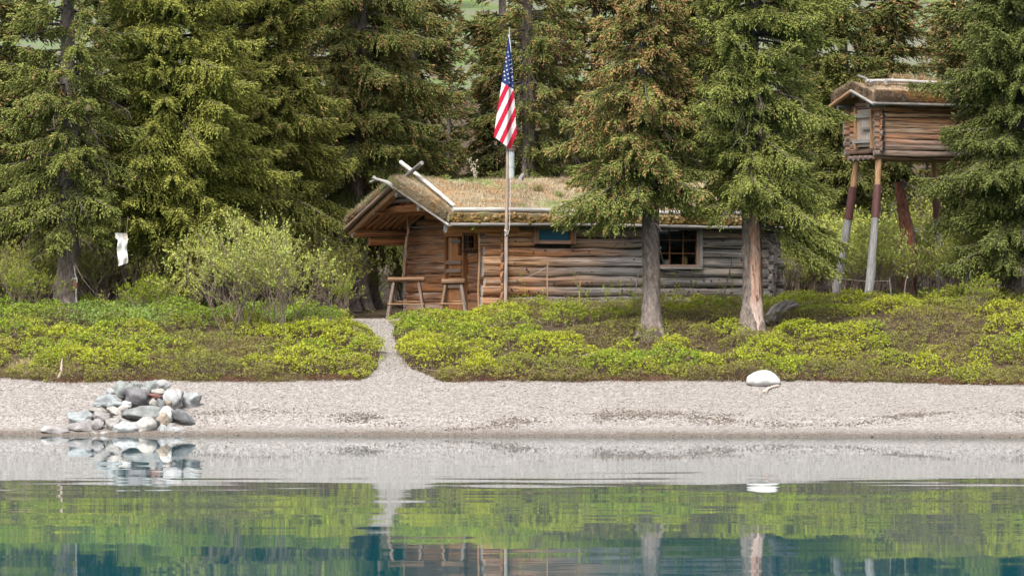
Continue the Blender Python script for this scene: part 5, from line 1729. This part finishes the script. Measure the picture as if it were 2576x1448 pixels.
for (dx, r, tp) in ((0, .05, (296, 600)), (.12, .035, (340, 640)), (-.08, .03, (275, 650)), (.05, .04, (318, 600))):
    p1 = P(*tp, D + .1); p0 = b + np.array([dx, 0, -.05]); t = np.linspace(0, 1, 8)[:, None]
    ds.tube(p0 + (p1 - p0) * t + np.array([1, 0, 0]) * .05 * np.sin(t * 5 + dx * 30), np.linspace(r, r * .4, 8), (.05, .035, .032), 7, wob=.2, seed=int(50 + dx * 100))
o = ds.centred("dark_stems", M_bark, b); o.name = "dead_shrub"; tag(o, "dark bare forked stems under the hanging white cloth", "dead shrub")
D = 97.6
bx = MB(); c0 = P(189, 716, D)
bx.box(c0, (.085, .12, .23), (.17, .075, .045)); bx.box(c0 + [0, 0, .125], (.10, .14, .022), (.45, .42, .40)); bx.box(c0 + [.0, 0, -.13], (.07, .11, .03), (.03, .02, .02))
o = bx.centred("wooden_box", M_plank, smooth=False); tag(o, "small brown box fixed to the thick far left trunk", "box")
rp2 = MB()
rp2.tube([P(186, 668, D - .05), P(189, 690, D - .08), P(193, 700, D - .1), P(194, 710, D - .1)], .009, (.50, .47, .45), 5)
t = np.linspace(0, 1, 14)
rp2.tube(np.stack([P(193, 0, D)[0] - .008 * np.sin(t * 7), np.full(14, D - .1), np.interp(t, [0, 1], [P(0, 725, D)[2], P(0, 800, D)[2]])], 1), .010, (.55, .53, .51), 6)
o = rp2.centred("rope", M_cloth); tag(o, "pale rope hanging down beside the brown box on the left trunk", "rope")
gb = MB(); D = 98.9
s_ = np.linspace(0, 1, 8)[:, None]
p0 = P(197, 735, D); p1 = P(196, 600, D)
gb.tube(p0 + (p1 - p0) * s_, .055, GREY * .8, 8, wob=.1, seed=5)
o = gb.centred("grey_post", M_pole); tag(o, "grey wooden post behind the brown box on the left trunk", "post")
# ------------------------------------------------------------------ stakes and the cord along the front wall
SG = 'garden stakes before the cabin wall'
stakes = [((1374, 752), (1379, 660), 97.2, "thin tan stake nearest to the flagpole before the long wall"),
          ((1458, 760), (1459, 705), 97.2, "short thin stake second from the flagpole before the wall"),
          ((1592, 752), (1606, 677), 97.0, "grey slanting stake just left of the root flared trunk"),
          ((1812, 765), (1840, 648), 96.8, "slanting stake with a pale cut top left of the scarred trunk"),
          ((2112, 742), (2114, 678), 97.4, "thin stake with a pale top leaning on the back left cache pole"),
          ((2238, 752), (2239, 700), 97.0, "straight grey stake right of the front cache pole"),
          ((2265, 758), (2283, 690), 96.9, "crooked driftwood stake with a knobbed top right of the cache poles")]
for k, (pb, pt, D, lab) in enumerate(stakes):
    m = MB(); p0 = P(*pb, D); p0[2] = float(height(p0[0], D)) - .05; p1 = P(*pt, D)
    t = np.linspace(0, 1, 8)[:, None]
    m.tube(p0 + (p1 - p0) * t + np.array([1, 0, 0]) * .012 * np.sin(t * 6 + k), np.linspace(.014, .011, 8), (TAN * .8 if k in (0, 1) else GREY * .85), 7, wob=.2, seed=60 + k, capcol=PALE * 1.2)
    tag(m.centred("stake", M_pole, p0), lab, "stake", SG)
t = np.linspace(0, 1, 16)[:, None]
for (pa, pb, D0, D1, lab) in (((1379, 668), (1300, 705), 97.2, 97.3, "thin cord slanting down from the tan stake nearest the flagpole"), ((1640, 672), (1838, 690), 96.9, 96.8, "thin cord strung across the grey end of the cabin wall"), ((2114, 700), (2239, 706), 97.3, 97.0, "thin cord strung across the raised cache poles")):
    cdm = MB(); p0, p1 = P(*pa, D0), P(*pb, D1)
    cdm.tube(p0 + (p1 - p0) * t - np.array([0, 0, 1]) * .03 * np.sin(t * 3.14), .0035, (.5, .45, .4), 4)
    tag(cdm.centred("garden_cord", M_cloth), lab, "cord", "garden cords")
# ------------------------------------------------------------------ sticks, rope and stalks
dw = MB(); D = 91.25
p0, p1 = P(146, 942, D), P(160, 900, D); p0[2] = float(height(p0[0], D)) + .0
t = np.linspace(0, 1, 9)[:, None]
dw.tube(p0 + (p1 - p0) * t + np.array([1, 0, 0]) * .02 * np.sin(t * 5), np.linspace(.040, .010, 9), (.48, .38, .31), 8, wob=.25, seed=71)
o = dw.centred("driftwood_stick", M_pole); tag(o, "pale driftwood stick standing at the left end of the beach", "driftwood")
rr_ = MB(); D = 90.2
pp = [P(1958, 968, 90.55), P(1945, 973, 90.45), P(1932, 978, 90.3), P(1928, 985, 90.15), P(1926, 993, 90.0)]
pp = np.array(pp); pp[:, 2] = height(pp[:, 0], pp[:, 1]) + .03
rr_.tube(pp, [.018, .022, .022, .024, .03], (.56, .46, .40), 8, wob=.3, seed=72)
rr_.tube([pp[-1], pp[-1] + [-.05, .02, .0], pp[-1] + [-.06, -.02, -.01]], [.03, .028, .02], (.55, .44, .38), 8, wob=.2, seed=73)
o = rr_.centred("rope_scrap", M_cloth); tag(o, "frayed knotted rope scrap on the pebbles below the white boulder", "rope")
for (u0_, seed) in ((0, 5),):
    sk = MB(); rg = np.random.default_rng(seed)
    b0 = cab(.46, 2.1, float(rtop(np.array([.46]), np.array([2.1]))[0]))
    for k in range(5):
        L = rg.uniform(.3, .5); d0 = unit(np.array([rg.normal(0, .18), 0, 1.0]))
        t = np.linspace(0, 1, 6)[:, None]; c = b0 + rg.normal(0, .02, 3) + d0 * L * t
        sk.tube(c, np.linspace(.006, .003, 6), (.42, .33, .22), 4)
        nb = 9
        f = rg.uniform(.25, 1, nb)[:, None]; pc_ = b0 + d0 * L * f + rg.normal(0, .02, (nb, 3))
        sk.add(*many_ico(pc_, np.tile(np.array([[.010, .010, .016]]), (nb, 1)), np.zeros(nb), np.tile(np.array([.62, .56, .46]), (nb, 1))))
    o = sk.centred("catkin_stalk", M_grass, b0); tag(o, "dry stalk with pale catkins growing on the cabin roof ridge", "plant")
# things on the sill behind the large window
def sill(u, v, z): return cab(u, v, z)
cR = np.array([[ex[0], ey[0], 0], [ex[1], ey[1], 0], [0, 0, 1]])
m = MB(); m.box(sill(3.78, .12, 1.09), (.11, .06, .09), (.65, .60, .52), rot=cR); m.box(sill(3.78, .12, 1.145), (.115, .065, .012), (.5, .46, .4), rot=cR)
tag(m.centred("carton", M_paint, smooth=False), "small white carton standing inside the large dark window", "carton")
m = MB(); c_ = sill(4.18, .12, 1.06); m.tube([c_, c_ + [0, 0, .02], c_ + [0, 0, .12], c_ + [0, 0, .15]], [.05, .055, .055, .04], (.42, .28, .10), 12); m.tube([c_ + [0, 0, .15], c_ + [0, 0, .17]], .042, (.2, .15, .1), 12)
tag(m.centred("jar", M_paint), "amber coloured jar standing inside the large dark window", "jar")
m = MB(); m.tube([sill(3.50, .10, 1.62), sill(3.60, .10, 1.35), sill(3.70, .10, 1.06)], [.012, .014, .016], (.48, .44, .38), 7); m.box(sill(3.585, .08, 1.39), (.06, .03, .05), (.6, .56, .5), rot=cR)
tag(m.centred("wooden_rod", M_paint, smooth=False), "slanting pale rod behind the left panes of the large window", "rod")
